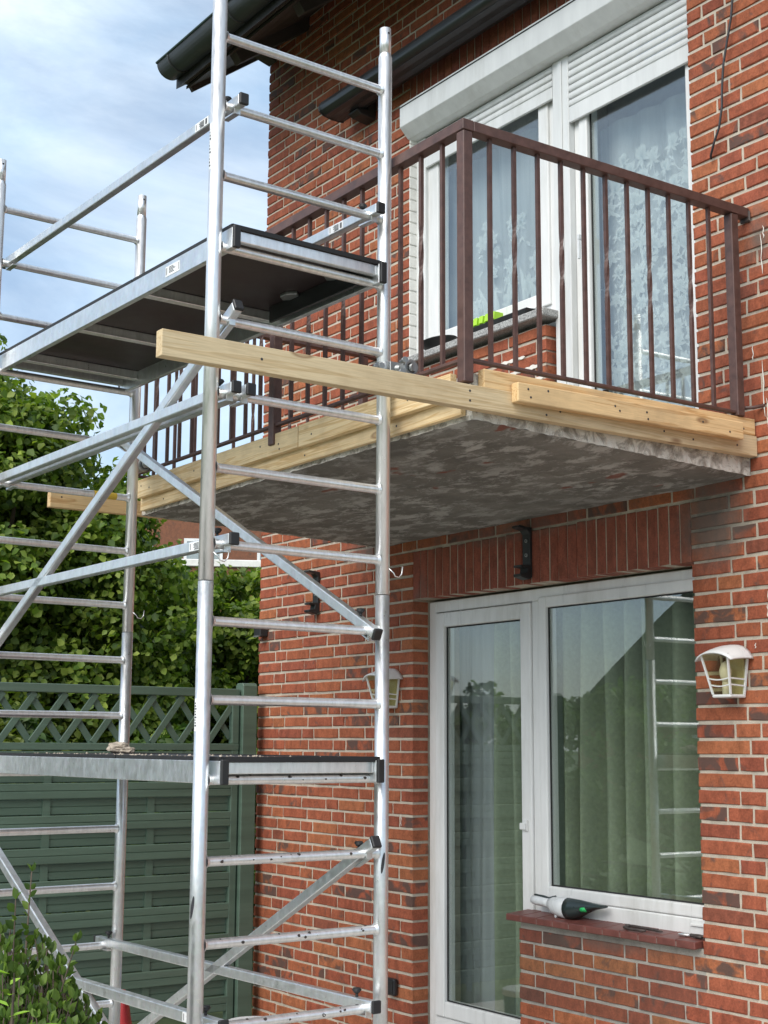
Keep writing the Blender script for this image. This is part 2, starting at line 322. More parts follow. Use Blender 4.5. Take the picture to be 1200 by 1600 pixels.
M['leaf'] = leaf_mat('maple_leaf', (.055,.11,.020), (.17,.26,.042), (.34,.42,.08)); M['leafdark'] = leaf_mat('dark_leaf', (.028,.065,.016), (.065,.125,.026), (.13,.21,.045))
M['leafyellow'] = leaf_mat('yellow_green_leaf', (.07,.11,.018), (.13,.17,.03), (.20,.24,.05)); M['leafbush'] = leaf_mat('oval_garden_leaf', (.040,.080,.016), (.095,.165,.032), (.17,.25,.055)); M['leafbright'] = leaf_mat('young_leaf', (.20,.34,.04), (.26,.42,.06), (.32,.48,.08))
M['sill'] = simple('red_clinker_sill', (.15,.050,.040), .45, var=.25, scale=20)
M['limegreen'] = simple('lime_plastic', (.38,.66,.03), .4, var=.05); M['darkgreen'] = simple('dark_teal_plastic', (.022,.034,.034), .3); M['brightgreen'] = simple('green_button', (.03,.50,.14), .35)
M['silverplastic'] = simple('pale_silver_plastic', (.62,.64,.65), .28, var=.04)
M['iron'] = simple('worn_tool_iron', (.075,.06,.055), .55, var=.4, scale=40, metal=.4); M['red'] = simple('red_plastic', (.36,.02,.025), .4); M['blue'] = simple('blue_plastic', (.02,.10,.30), .4)
M['sticker'] = simple('white_sticker', (.78,.79,.79), .45, var=.02); M['ink'] = simple('black_print', (.03,.03,.035), .5); M['yellow'] = simple('yellow_mark', (.62,.42,.05), .5)
M['rubble'] = simple('pale_rubble', (.42,.36,.29), .95, var=.3, scale=30, bmp=.6); M['bulb'] = simple('bulb_white', (.8,.8,.76), .4)
M['slate'] = simple('slate_roof', (.045,.045,.05), .6, var=.3, scale=5); M['drip'] = simple('white_paint_drip', (.75,.72,.66), .8)

# ------------------------------------------------------------------ ground
g = MB(); g.add([(-300,-300,0),(300,-300,0),(300,300,0),(-300,300,0)], [(0,1,2,3)]); o = g.build('ground', M['soil']); o['kind'] = 'structure'
g = MB(); g.box(-7.2, 3.0, -5.2, -.001, -.08, .03); o = g.build('patio', M['concrete'], None, .004); o['kind'] = 'structure'

# ------------------------------------------------------------------ the house
XL, XR = -7.335, -2.2
LO = (-5.79, -3.91)            # ground floor opening
UP = (-5.83, -3.85)            # upper opening
C = .0625
house = thing('brick_house', 'red brick house wall with white windows and roller shutter behind the balcony', 'house', (-5, 0, 0))
HP = Vector((5, 0, 0))         # parts are given in world metres: shift by the house origin
def hp(o): o.location = o.location + HP; return o
def hpart(mb, name, mat, parent=None, bevel=0, seg=1):
    o = mb.build(name, mat, parent if parent is not None else house, bevel, seg)
    if parent is None: hp(o)
    return o
def wall_cells(xs, zs, filled, y0, y1, mb):
    nx, nz = len(xs)-1, len(zs)-1
    F = lambda i, j: 0 <= i < nx and 0 <= j < nz and filled((xs[i]+xs[i+1])/2, (zs[j]+zs[j+1])/2)
    for i in range(nx):
        for j in range(nz):
            if not F(i, j): continue
            a, b, c, d = xs[i], xs[i+1], zs[j], zs[j+1]
            mb.add([(a,y0,c),(b,y0,c),(b,y0,d),(a,y0,d)], [(0,1,2,3)]); mb.add([(a,y1,c),(b,y1,c),(b,y1,d),(a,y1,d)], [(3,2,1,0)])
            if not F(i-1, j): mb.add([(a,y0,c),(a,y1,c),(a,y1,d),(a,y0,d)], [(3,2,1,0)])
            if not F(i+1, j): mb.add([(b,y0,c),(b,y1,c),(b,y1,d),(b,y0,d)], [(0,1,2,3)])
            if not F(i, j-1): mb.add([(a,y0,c),(b,y0,c),(b,y1,c),(a,y1,c)], [(3,2,1,0)])
            if not F(i, j+1): mb.add([(a,y0,d),(b,y0,d),(b,y1,d),(a,y1,d)], [(0,1,2,3)])
e = .006
def solid(x, z):
    if LO[0]-e < x < LO[1]+e and (.86 < z < 2.3125+e or (z < .86 and x < -4.99-e)): return False
    if LO[0] < x < LO[1] and z < .86: return False          # infill parapet has its own grey mortar
    if UP[0]-e < x < UP[1]+e and (3.5 < z < 4.9375+e or (2.8 < z < 3.5 and x > -4.76+e)): return False
    if z > 5.8 and False: return False
    return True
mb = MB(); wall_cells(sorted([XL+e, LO[0]-e, -4.99-e, LO[1]+e, UP[0]-e, -4.76-e, UP[1]+e, XR]), [0, .86, 2.3125+e, 2.8, 3.5, 4.9375+e, 6.6], solid, e, .30, mb)
wall = hpart(mb, 'facade_wall', M['mortar'])
mb = MB(); mb.box(-4.99+e, LO[1]+e-.0005, e, .105, 0, .838); infill = hpart(mb, 'parapet_infill', M['greymortar'])
# side and back walls so the house is a closed block
mb = MB(); mb.box(XL+e, XL+.3, .3, 7.5, 0, 6.6); hpart(mb, 'side_wall', M['mortar'])
mb = MB(); mb.box(XL+.3, XR, 7.2, 7.5, 0, 6.6); hpart(mb, 'rear_wall', M['mortar'])
mb = MB(); mb.box(XR-.3, XR, .3, 7.2, 0, 6.6); hpart(mb, 'party_wall', M['mortar'])
# rooms
mb = MB(); mb.box(XL+.32, XR-.32, .3, 7.1, 2.62, 2.78); hpart(mb, 'storey_floor', M['room'])
mb = MB(); mb.box(XL+.32, XR-.32, 2.6, 2.7, .02, 6.2); hpart(mb, 'room_partition', M['room'])

def brick_verts(w, h, d, r_, depth_jit=.0016):
    """front outline with slightly chipped, jittered edge; w,h centred on origin, front at y~0, going back to y=d"""
    j = lambda a: r_.uniform(-a, a)
    n1 = 3 if w > .15 else 2
    P = []
    for i in range(n1+1): P.append((-w/2+w*i/n1, -h/2))
    P.append((w/2, 0))
    for i in range(n1+1): P.append((w/2-w*i/n1, h/2))
    P.append((-w/2, 0))
    P = [(x+j(.0014), z+j(.0013)) for x, z in P]
    ch = .0028; fr = []; y0 = j(depth_jit)
    tx, tz = j(.0016), j(.0008)
    for x, z in P:
        q = ch*r_.choice((1, 1, 1, 1.5, 2.4))
        fr.append((x-math.copysign(min(q, abs(x)), x), y0+tx*2*x/w+tz*2*z/h, z-math.copysign(min(q*.8, abs(z)), z)))
    mid = [(x, y0+.004, z) for x, z in P]; bk = [(x, d, z) for x, z in P]
    n = len(P); V = fr+mid+bk; Fc = [tuple(range(n))]
    for i in range(n):
        k = (i+1) % n; Fc += [(i, i+n, k+n, k), (i+n, i+2*n, k+2*n, k+n)]
    return V, Fc
def brick_mesh(name, w, h, r_, mat):
    mb = MB(); V, Fc = brick_verts(w, h, .095, r_); mb.add(V, Fc); me = mb.mesh(name); me.materials.append(mat); return me
rb = random.Random(3)
VAR = {(k, mk): [brick_mesh('brick', w,   .0500, rb, M[mk]) for _ in range(n)] for mk in ('brick', 'infill_brick') for k, w, n in (('s', .238, 7), ('h', .113, 5))}
def subtract(iv, cuts):
    out = [iv]
    for c0, c1 in cuts:
        nx = []
        for a, b in out:
            if c1 <= a or c0 >= b: nx.append((a, b)); continue
            if a < c0: nx.append((a, c0))
            if c1 < b: nx.append((c1, b))
        out = nx
    return out
bricks = []      # (x, z, w, h, kind, matkey)
rl = random.Random(21)
drift = 0
for k in range(0, 101):
    z0 = k*C; zc = z0+C/2
    cuts = []
    if zc < .84: cuts.append((LO[0], -4.99))
    elif zc < 2.5625: cuts.append(LO)
    if 2.63 < zc < 2.825: cuts.append((-6.12, -3.60))
    elif 2.8 < zc < 3.51: cuts.append((-4.76, UP[1]))
    elif 3.51 < zc < 5.1875: cuts.append(UP)
    if .7825 < zc < .87: cuts.append((-5.04, LO[1]))
    if k % 2 == 0: drift = rl.choice((0, 0, .125, .25))
    off = drift+(.3125 if k % 2 else 0)+rl.uniform(-.012, .012)
    x = XL-.625+off
    i = 0; segs = []
    while x < XR:
        w = (.25, .25, .125)[i % 3]; i += 1
        a, b = max(x, XL), x+w; x += w
        if b <= XL+1e-6: continue
        for s0, s1 in subtract((a, b), cuts):
            if s1-s0 < .062:                                   # too thin a sliver: grow the neighbour instead
                if segs and abs(segs[-1][1]-s0) < 1e-6: segs[-1] = (segs[-1][0], s1, 0); continue
                segs.append((s0, s1, -1)); continue
            if segs and segs[-1][2] == -1 and abs(segs[-1][1]-s0) < 1e-6: segs[-1] = (segs[-1][0], s1, 0)
            else: segs.append((s0, s1, w))
    for s0, s1, w in segs:
        if True:
            j0 = .0060+rl.uniform(-.001, .001); full = w > 0 and abs(s1-s0-w) < 1e-6
            lo_e = any(abs(s0-c1) < 1e-6 for c0, c1 in cuts) or abs(s0-XL) < 1e-6; hi_e = any(abs(s1-c0) < 1e-6 for c0, c1 in cuts)
            A = s0 if lo_e else s0+j0; B_ = s1 if hi_e else s1-j0
            if B_-A < .03: continue
            mk = 'infill_brick' if (.0 < zc < .84 and -4.99 <= s0 and s1 <= LO[1]+1e-6 and zc > .5) else 'brick'
            kind = ('s' if w == .25 else 'h') if full and not lo_e and not hi_e else 'c'
            bricks.append(((A+B_)/2, zc+rl.uniform(-.0012, .0012), B_-A, .0500, kind, mk))
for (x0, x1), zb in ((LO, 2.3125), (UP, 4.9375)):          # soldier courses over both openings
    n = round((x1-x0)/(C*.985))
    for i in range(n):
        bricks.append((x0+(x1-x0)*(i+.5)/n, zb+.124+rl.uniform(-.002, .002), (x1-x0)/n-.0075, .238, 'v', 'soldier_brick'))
def topx(P):
    d = Vector(P)-CAM; f = d.dot(CF); return 600+2230.1*d.dot(CR)/f, 800-2230.1*d.dot(CU)/f, f
near = []; rest = []
for bk in bricks:
    px, py, f = topx((bk[0], 0, bk[1])); vis = 0 < px < 1195 and 5 < py < 1595
    hid = (640 < px and 640 < py < 760 and px < 1080)
    (near if vis and not hid and bk[0] > -6.6 else rest).append((f/math.sqrt(bk[2]*bk[3]), bk))
near.sort(key=lambda q: q[0]); rest += near[296:]; near = near[:296]
for _, (x, z, w, h, kind, mk) in near:
    if kind in 'sh': me = rb.choice(VAR[(kind, mk)])
    else: me = brick_mesh('brick', w, h, rb, M[mk])
    o = link('brick', me, None, wall); o.location = (x, 0, z)
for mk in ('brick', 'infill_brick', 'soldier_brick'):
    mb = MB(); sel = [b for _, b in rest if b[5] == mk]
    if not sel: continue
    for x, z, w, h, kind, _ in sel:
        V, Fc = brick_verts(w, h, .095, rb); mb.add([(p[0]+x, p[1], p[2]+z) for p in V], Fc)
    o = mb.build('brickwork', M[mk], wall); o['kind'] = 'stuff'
# painted reveal of the upper opening
rv = MB(); rv.box(UP[0]-.004, UP[0]+.0015, .004, .078, 3.566, 4.77); reveal = hpart(rv, 'painted_reveal', M['paintwhite'])
for k in range(57, 77):
    mb = MB(); z0 = k*C+.0045; mb.box(UP[0], UP[0]+.006+rl.uniform(0, .002), .001, .0775, max(z0, 3.568), z0+.0545); mb.build('painted_brick', M['paintwhite'], reveal, .0025)
for k, (x0, x1, z, hw) in enumerate(((-5.12,-4.90,3.375,.010), (-5.02,-4.80,3.3125,.012), (-5.16,-4.96,3.1875,.009), (-4.99,-4.775,3.25,.013), (-4.93,-4.78,3.125,.010), (-5.25,-5.05,3.25,.008), (-4.90,-4.775,3.1875,.008), (-5.30,-5.0,3.0625,.010))):
    mb = MB(); n_ = 22; V = []
    for i in range(n_+1):
        x = x0+(x1-x0)*i/n_; q = hw*(.5+.9*abs(mnoise.noise(Vector((x*30, z*9, k)))))*(1 if 0 < i < n_ else .2)
        V += [(x, -.0040, z-q*(.8+.3*math.sin(i*1.7))), (x, -.0046, z+q)]
    mb.add(V, [(2*i, 2*i+2, 2*i+3, 2*i+1) for i in range(n_)]); mb.build('mortar_smear', M['drip'], wall)
# white run marks on the brick by the rail end
for x, z, l in ((-3.50, 3.55, .16), (-3.487, 3.58, .05), (-3.515, 3.05, .22), (-3.47, 3.20, .10), (-3.50, 2.90, .12), (-3.53, 2.17, .10), (-3.535, 2.12, .05), (-3.60, 1.98, .02), (-3.56, 3.12, .06), (-6.0, 1.20, .05), (-5.88, 1.26, .06)):
    mb = MB(); pts = [(x+.003*math.sin(i*2.1+x*40), z-l*i/5) for i in range(6)]
    wv = [.0008, .002, .0022, .0014, .0026, .0006]
    V = [(px-w, -.0042, pz) for (px, pz), w in zip(pts, wv)]+[(px+w, -.0042, pz) for (px, pz), w in zip(pts, wv)]
    V += [(a, .001, c) for a, b, c in V]
    F_ = [(i, i+1, i+7, i+6) for i in range(5)]+[(i+12, i, i+6, i+18) for i in (0, 5)]
    mb.add(V, F_); mb.build('paint_run', M['drip'], wall)

# ---------------------------------------------------------------- windows
def frame_rect(mb, x0, x1, z0, z1, w, y0, y1, wb=None, wt=None, wl=None, wr=None):
    wb = w if wb is None else wb; wt = w if wt is None else wt; wl = w if wl is None else wl; wr = w if wr is None else wr
    mb.box(x0, x0+wl, y0, y1, z0, z1); mb.box(x1-wr, x1, y0, y1, z0, z1)
    mb.box(x0+wl, x1-wr, y0+.0005, y1, z0, z0+wb); mb.box(x0+wl, x1-wr, y0+.0005, y1, z1-wt, z1)
def pane(parent, x0, x1, z0, z1, y):
    mb = MB(); mb.box(x0, x1, y, y+.004, z0, z1); mb.build('glass_pane', M['glass'], parent)
    mb = MB(); frame_rect(mb, x0-.001, x1+.001, z0-.001, z1+.001, .006, y-.004, y+.002); mb.build('gasket', M['gasket'], parent)
# ground floor: door and window in one outer frame
y = .10
lower = hp(bpy.data.objects.new('patio_window', None)); COL.objects.link(lower); lower.parent = house
mb = MB(); frame_rect(mb, -5.783, -3.845, .26, 2.306, .055, y, y+.07); mb.box(-4.995, -4.945, y+.0004, y+.07, .3155, 2.2505); mb.build('outer_frame', M['white'], lower, .003)
mb = MB(); mb.box(-4.945, -3.90, y-.012, y+.068, .86, .935); mb.build('bottom_rail', M['white'], lower, .006)
mb = MB(); frame_rect(mb, -5.725, -4.998, .318, 2.247, .072, y-.010, y+.06); mb.build('door_sash', M['white'], lower, .006, 2)
pane(lower, -5.6525, -5.0705, .391, 2.174, y+.012)
mb = MB(); frame_rect(mb, -4.942, -3.902, .937, 2.266, .05, y-.010, y+.06); mb.build('window_sash', M['white'], lower, .006, 2)
pane(lower, -4.8915, -3.9525, .988, 2.2155, y+.012)
mb = MB(); mb.box(-5.052, -5.022, y-.020, y-.010, 1.215, 1.265); mb.box(-5.064, -5.026, y-.030, y-.021, 1.222, 1.252); mb.build('handle', M['white'], lower, .003)
mb = MB(); mb.box(-4.05, -3.965, y-.020, y-.0125, .905, .915); mb.build('drain_cap', M['white'], lower, .002)
def curtain(mb, x0, x1, z0, z1, yc, amp, pitch, ph=0, nx=None, flare=0):
    nx = nx or int((x1-x0)/.006); nz = 14; V = []; Fc = []
    for j in range(nz+1):
        z = z0+(z1-z0)*j/nz
        for i in range(nx+1):
            x = x0+(x1-x0)*i/nx; u = x/pitch*2*math.pi+ph
            w = math.sin(u+.9*math.sin(u*.37+1.3)+.25*math.sin(z*1.7+u*.2))
            V.append((x+.01*math.sin(z*2+u*.5), yc+amp*(1-.25*(j/nz))*math.copysign(abs(w)**.8, w)+.012*math.sin(u*.23+z*1.1), z))
    for j in range(nz):
        for i in range(nx): a = j*(nx+1)+i; Fc.append((a, a+1, a+nx+2, a+nx+1))
    mb.add(V, Fc, True)
mb = MB(); curtain(mb, -5.42, -5.0, .20, 2.36, .27, .070, .125); mb.build('curtain', M['curtain'], lower)
mb = MB(); curtain(mb, -5.03, -3.7, .20, 2.36, .27, .078, .135, 1.0); mb.build('curtain', M['curtain'], lower)
mb = MB(); curtain(mb, -5.9, -5.3, .20, 2.36, .335, .012, .09, 2.0); mb.build('sheer_curtain', M['voile'], lower)
# red clinker sill, tile by tile
sill = hp(bpy.data.objects.new('window_sill', None)); COL.objects.link(sill); sill.parent = house
n = 11
for i in range(n):
    x0 = -5.035+(1.12)*i/n; x1 = x0+1.12/n-.004
    mb = MB(); a = rl.uniform(-.0012, .0012)
    mb.loft([[(x0,-.036,.836+a),(x0,.098,.849+a),(x0,.098,.876+a),(x0,-.036,.864+a)], [(x1,-.036,.836+a),(x1,.098,.849+a),(x1,.098,.876+a),(x1,-.036,.864+a)]], False)
    mb.build('sill_tile', M['sill'], sill, .003)
mb = MB(); mb.box(-5.030, -3.922, -.031, .090, .840, .858); mb.build('bedding_mortar', M['greymortar'], sill)
# upper window group
y = .078
upper = hp(bpy.data.objects.new('balcony_window', None)); COL.objects.link(upper); upper.parent = house
mb = MB(); frame_rect(mb, -5.825, -4.742, 3.565, 4.80, .06, y, y+.07); mb.build('window_frame', M['white'], upper, .003)
mb = MB(); frame_rect(mb, -5.752, -4.80, 3.615, 4.77, .07, y-.012, y+.06, wl=.09); mb.build('window_sash', M['white'], upper, .006, 2)
pane(upper, -5.660, -4.872, 3.687, 4.70, y+.012)
mb = MB(); mb.box(-4.741, -4.632, .045, .147, 2.83, 4.80); mb.box(-4.70, -4.672, .038, .0445, 2.83, 4.76); mb.build('centre_mullion', M['whitealu'], upper, .003)
mb = MB(); frame_rect(mb, -4.630, -3.845, 2.83, 4.80, .045, y, y+.07); mb.build('door_frame', M['white'], upper, .003)
mb = MB(); frame_rect(mb, -4.590, -3.875, 2.872, 4.76, .055, y-.012, y+.06); mb.build('door_sash', M['white'], upper, .006, 2)
pane(upper, -4.534, -3.931, 2.928, 4.704, y+.012)
mb = MB(); mb.box(-4.575, -4.553, y-.02, y-.012, 3.77, 3.90); mb.box(-4.570, -4.558, y-.05, y-.0205, 3.85, 3.875); mb.box(-4.570, -4.558, y-.05, y-.038, 3.76, 3.8495); mb.build('door_handle', M['silverplastic'], upper, .002)
mb = MB(); curtain(mb, -5.80, -4.68, 3.0, 4.63, .235, .014, .15, .4); mb.build('voile_curtain', M['voile'], upper)
mb = MB(); curtain(mb, -4.62, -3.75, 2.84, 4.44, .235, .012, .17, 1.4); mb.build('voile_curtain', M['voile'], upper)
def flowers(x0, x1, z0, z1, n, yc, seed):
    r_ = random.Random(seed); mb = MB()
    def blade(cx, cz, ang, l, w, k=7, cup=.3):
        V = []; c, s = math.cos(ang), math.sin(ang)
        for i in range(k+1):
            t = i/k; ww = w*math.sin(math.pi*min(1, t*.93+.07))**.8
            ax, az = t*l, cup*l*t*t
            V += [(cx+c*ax-s*(az-ww), yc, cz+s*ax+c*(az-ww)), (cx+c*ax-s*(az+ww), yc, cz+s*ax+c*(az+ww))]
        mb.add(V, [(2*i, 2*i+1, 2*i+3, 2*i+2) for i in range(k)])
    pts = []
    for _ in range(n*6):
        zz = z0+(z1-z0)*r_.random()**1.5; p = (r_.uniform(x0, x1), zz)
        if all((p[0]-q[0])**2+(p[1]-q[1])**2 > .0042 for q in pts): pts.append(p)
        if len(pts) >= n: break
    for cx, cz in pts:
        S = r_.uniform(.04, .072); tilt = r_.uniform(-.5, .5); kind = r_.random()
        if kind < .55:   # tulip-like bloom
            for a in (-.75, -.35, 0, .35, .75): blade(cx, cz, math.pi/2+tilt+a, S*r_.uniform(.85, 1.15), S*.20, cup=-.3*a)
            for a in (-1.7, 1.7, 2.4, -2.4): blade(cx, cz, math.pi/2+tilt+a, S*.8, S*.13, cup=.3)
        else:
            for i in range(6): blade(cx, cz, tilt+i*math.pi/3, S*r_.uniform(.7, .95), S*.21, cup=.05)
        # stem with curl and leaves
        x, z = cx, cz-S*.3; a = -math.pi/2+r_.uniform(-.4, .4); cu = r_.uniform(-.5, .5)
        pa = []
        for i in range(11): pa.append((x, z)); x += math.cos(a)*.017; z += math.sin(a)*.017; a += cu*(.2+i*.09)
        V = []
        for (px, pz) in pa: V += [(px-.0016, yc+.0006, pz), (px+.0016, yc+.0006, pz+.002)]
        mb.add(V, [(2*i, 2*i+1, 2*i+3, 2*i+2) for i in range(len(pa)-1)])
        for i in (3, 5, 8): blade(pa[i][0], pa[i][1], r_.uniform(0, 6.28), S*.6, S*.12)
    mb.build('lace_flowers', M['lace'], upper)['kind'] = 'stuff'
flowers(-4.54, -3.80, 2.95, 4.22, 190, .205, 5)
flowers(-5.6, -4.86, 3.7, 4.22, 26, .205, 8)
mb = MB()    # long leaf shapes drawn on the voile of the left window
rr_ = random.Random(4)
for i in range(9):
    cx = -5.5+i*.075; V = []; hh = rr_.uniform(.2, .34); ln = rr_.uniform(-.12, .12)
    for j in range(10):
        t = j/9; w = .022*math.sin(math.pi*min(1, t*.95+.05)); V += [(cx+ln*t*t-w, .2035, 3.66+hh*t), (cx+ln*t*t+w, .2035, 3.66+hh*t)]
    mb.add(V, [(2*j, 2*j+1, 2*j+3, 2*j+2) for j in range(9)])
mb.build('lace_leaves', M['lace'], upper)['kind'] = 'stuff'
# granite sill of the upper window and its items
mb = MB(); mb.box(-5.828, -4.722, -.050, .077, 3.525, 3.563); hpart(mb, 'granite_sill', M['granite'], None, .005)
# roller shutters
sh = hp(bpy.data.objects.new('roller_shutter', None)); COL.objects.link(sh); sh.parent = house
mb = MB(); mb.prism([(-.062,4.95),(.06,4.95),(.06,4.772),(-.006,4.772),(-.062,4.826)], 'x', -5.832, -3.846); mb.build('shutter_box', M['whitealu'], sh, .004, 2)
mb = MB(); mb.box(-5.833, -3.845, -.0645, -.0622, 4.932, 4.938); mb.build('box_seam', M['gasket'], sh)
def slats(x0, x1, z1, z0, yy):
    z = z1; pit = .0365
    while z-pit > z0+.052:
        pr = [(yy+.003, z-pit+.002), (yy-.003, z-pit+.006), (yy-.0055, z-pit*.6), (yy-.004, z-pit*.25), (yy+.003, z-.002), (yy+.007, z-.002), (yy+.007, z-pit+.002)]
        mb = MB(); mb.prism(pr, 'x', x0, x1); mb.build('slat', M['whitealu'], sh); z -= pit
    mb = MB(); mb.box(x0, x1, yy-.007, yy+.008, z0, z-.003); mb.build('bottom_bar', M['whitealu'], sh, .003)
slats(-4.630, -3.852, 4.771, 4.435, .052)
slats(-5.745, -4.745, 4.771, 4.598, .052)
mb = MB(); mb.box(-5.828, -5.748, .045,   .0765, 3.568, 4.7715); mb.build('guide_rail', M['whitealu'], sh, .003)
# roof: sloping underside, gutter, verge, rafter feet
roof = hp(bpy.data.objects.new('roof', None)); COL.objects.link(roof); roof.parent = house
sl = math.tan(math.radians(37)); z_at = lambda yy: 5.935+sl*yy
RX0, RX1 = -7.42, -1.2
for i in range(10):   # soffit boards running along the eave
    a = -.543+i*.105; b = a+.103
    mb = MB(); mb.loft([[(RX0+.02,a,z_at(a)),(RX0+.02,b,z_at(b)),(RX0+.02,b,z_at(b)+.02),(RX0+.02,a,z_at(a)+.02)], [(RX1,a,z_at(a)),(RX1,b,z_at(b)),(RX1,b,z_at(b)+.02),(RX1,a,z_at(a)+.02)]], False); mb.build('soffit_board', M['soffit'], roof)
mb = MB(); mb.loft([[(RX0,-.60,z_at(-.60)+.035),(RX0,4.0,z_at(4)+.03),(RX0,4.0,z_at(4)+.10),(RX0,-.60,z_at(-.60)+.10)], [(RX1,-.60,z_at(-.60)+.035),(RX1,4,z_at(4)+.03),(RX1,4,z_at(4)+.10),(RX1,-.60,z_at(-.60)+.10)]], False); mb.build('tile_layer', M['tile'], roof)
mb = MB(); mb.bar((RX0+.012,-.535,z_at(-.535)+.045), (RX0+.012,3.8,z_at(3.8)+.045), .03, .13); mb.build('verge_board', M['soffit'], roof, .002)
mb = MB(); mb.box(RX0+.03, RX1, -.568, -.545, z_at(-.5)-.01, z_at(-.5)+.12); mb.build('fascia_board', M['soffit'], roof, .002)
for xx in (-6.9, -6.2, -5.5, -4.8, -4.1, -3.4):
    mb = MB(); mb.bar((xx, -.48, z_at(-.48)-.035), (xx, .05, z_at(.05)-.035), .07, .075); mb.build('rafter_foot', M['soffit'], roof, .003)
mb = MB(); mb.prism([(-.13,z_at(-.13)-.003),(-.004,z_at(-.004)-.003),(-.004,5.80)], 'x', XL+.002, XL+.09); mb.build('corner_corbel', M['soffit'], roof)
def gutter():
    mb = MB(); R_, cy, cz = .084, -.655, 5.640; rings = []
    for R2 in (R_,):
        prof = [(cy-R_*math.cos(a), cz-R_*math.sin(a)) for a in [math.pi*i/14 for i in range(15)]]
        prof += [(cy-(R_-.004)*math.cos(a), cz-(R_-.004)*math.sin(a)) for a in [math.pi*(14-i)/14 for i in range(15)]]
        mb.prism(prof, 'x', -7.402, RX1, True)
    o = mb.build('gutter', M['gutter'], roof)
    mb = MB(); mb.prism([(cy-R_*math.cos(a), cz-R_*math.sin(a)) for a in [math.pi*i/14 for i in range(15)]], 'x', -7.406, -7.4025); mb.build('gutter_end', M['gutter'], o)
    mb = MB(); mb.path([(-7.41, cy-R_, cz+.004), (RX1, cy-R_, cz+.004)], .0085, 10); mb.build('rolled_lip', M['guttergreen'], o)
    for xx in (-7.27, -6.55, -5.9, -5.2, -4.4):
        mb = MB(); pr = [(cy-(R_+.004)*math.cos(a), cz-(R_+.004)*math.sin(a)) for a in [math.pi*i/14 for i in range(15)]]+[(cy-(R_-.001)*math.cos(a), cz-(R_-.001)*math.sin(a)) for a in [math.pi*(14-i)/14 for i in range(15)]]
        mb.prism(pr, 'x', xx, xx+.012, True); mb.build('gutter_bracket', M['gutter'], o)
gutter()

# ------------------------------------------------------------------ balcony
BX0, BX1, BY = -6.10, -3.60, -1.345
bal = thing('balcony', 'cantilevered concrete balcony with flaking underside and brown steel railing', 'balcony', (-4.85, 0, 2.6))
BP = Vector((4.85, 0, -2.6))
def bp(mb, name, mat, parent=None, bevel=0, seg=1):
    o = mb.build(name, mat, parent or bal, bevel, seg)
    if parent is None: o.location = BP
    return o
SLOPE = .030
def slab_mesh():
    bm = bmesh.new(); nx, ny = 100, 54; z0 = 2.638
    g = [[None]*(ny+1) for _ in range(nx+1)]; mn = mnoise
    for i in range(nx+1):
        for j in range(ny+1):
            x = BX0+(BX1-BX0)*i/nx; yv = BY+(.004-BY)*j/ny
            h = .0035*mn.fractal(Vector((x*3.2, yv*6, 0)), 1.0, 2.0, 4)-.004*max(0, mn.noise(Vector((x*2.1, yv*4, 3)))-.1)
            edge = min(i, nx-i, j)
            if edge < 2: h += .006+.006*mn.noise(Vector((x*22, yv*22, 7)))
            g[i][j] = bm.verts.new((x+(.003*mn.noise(Vector((yv*25, 2, 1))) if i in (0, nx) else 0), yv+(.003*mn.noise(Vector((x*25, 5, 1))) if j == 0 else 0), z0+h+SLOPE*(-yv)-.026))
    for i in range(nx):
        for j in range(ny): bm.faces.new((g[i][j], g[i][j+1], g[i+1][j+1], g[i+1][j]))
    me = bpy.data.meshes.new('slab_underside'); bm.to_mesh(me); bm.free(); me.polygons.foreach_set('use_smooth', [True]*len(me.polygons)); return me
o = link('slab_underside', slab_mesh(), M['slab'], bal); o.location = BP
def edge_strip(p, q, out, z0, z1):
    """rough broken slab edge: a displaced strip along p-q"""
    n = 220; m_ = 12; V = []; Fc = []; p = Vector(p); q = Vector(q); out = Vector(out)
    for i in range(n+1):
        P = p.lerp(q, i/n)
        for j in range(m_+1):
            z = z0+(z1-z0)*j/m_; d = .004*mnoise.fractal(Vector((P.x*14, P.y*14, z*20)), 1, 2, 3)+.004*mnoise.noise(Vector((P.x*60, P.y*60, z*60)))
            if j < m_: z += (SLOPE*(-P.y)-.026)*(1-j/m_)
            if j == 0: z += .004*mnoise.noise(Vector((P.x*30, P.y*30, 0)))+.003
            V.append(P+out*(d+.002)+Vector((0, 0, z)))
    for i in range(n):
        for j in range(m_): a = i*(m_+1)+j; Fc.append((a, a+m_+1, a+m_+2, a+1))
    mb = MB(); mb.add(V, Fc, True); bp(mb, 'slab_edge', M['plaster'])
edge_strip((BX0-.004, BY, 0), (BX1+.004, BY, 0), (0, -1, 0), 2.638, 2.81)
edge_strip((BX1, BY-.004, 0), (BX1, .0, 0), (1, 0, 0), 2.638, 2.81)
edge_strip((BX0, .0, 0), (BX0, BY, 0), (-1, 0, 0), 2.638, 2.81)
mb = MB(); mb.box(BX0+.01, BX1-.01, BY+.01, .003, 2.69, 2.80); bp(mb, 'slab_core', M['slab'])
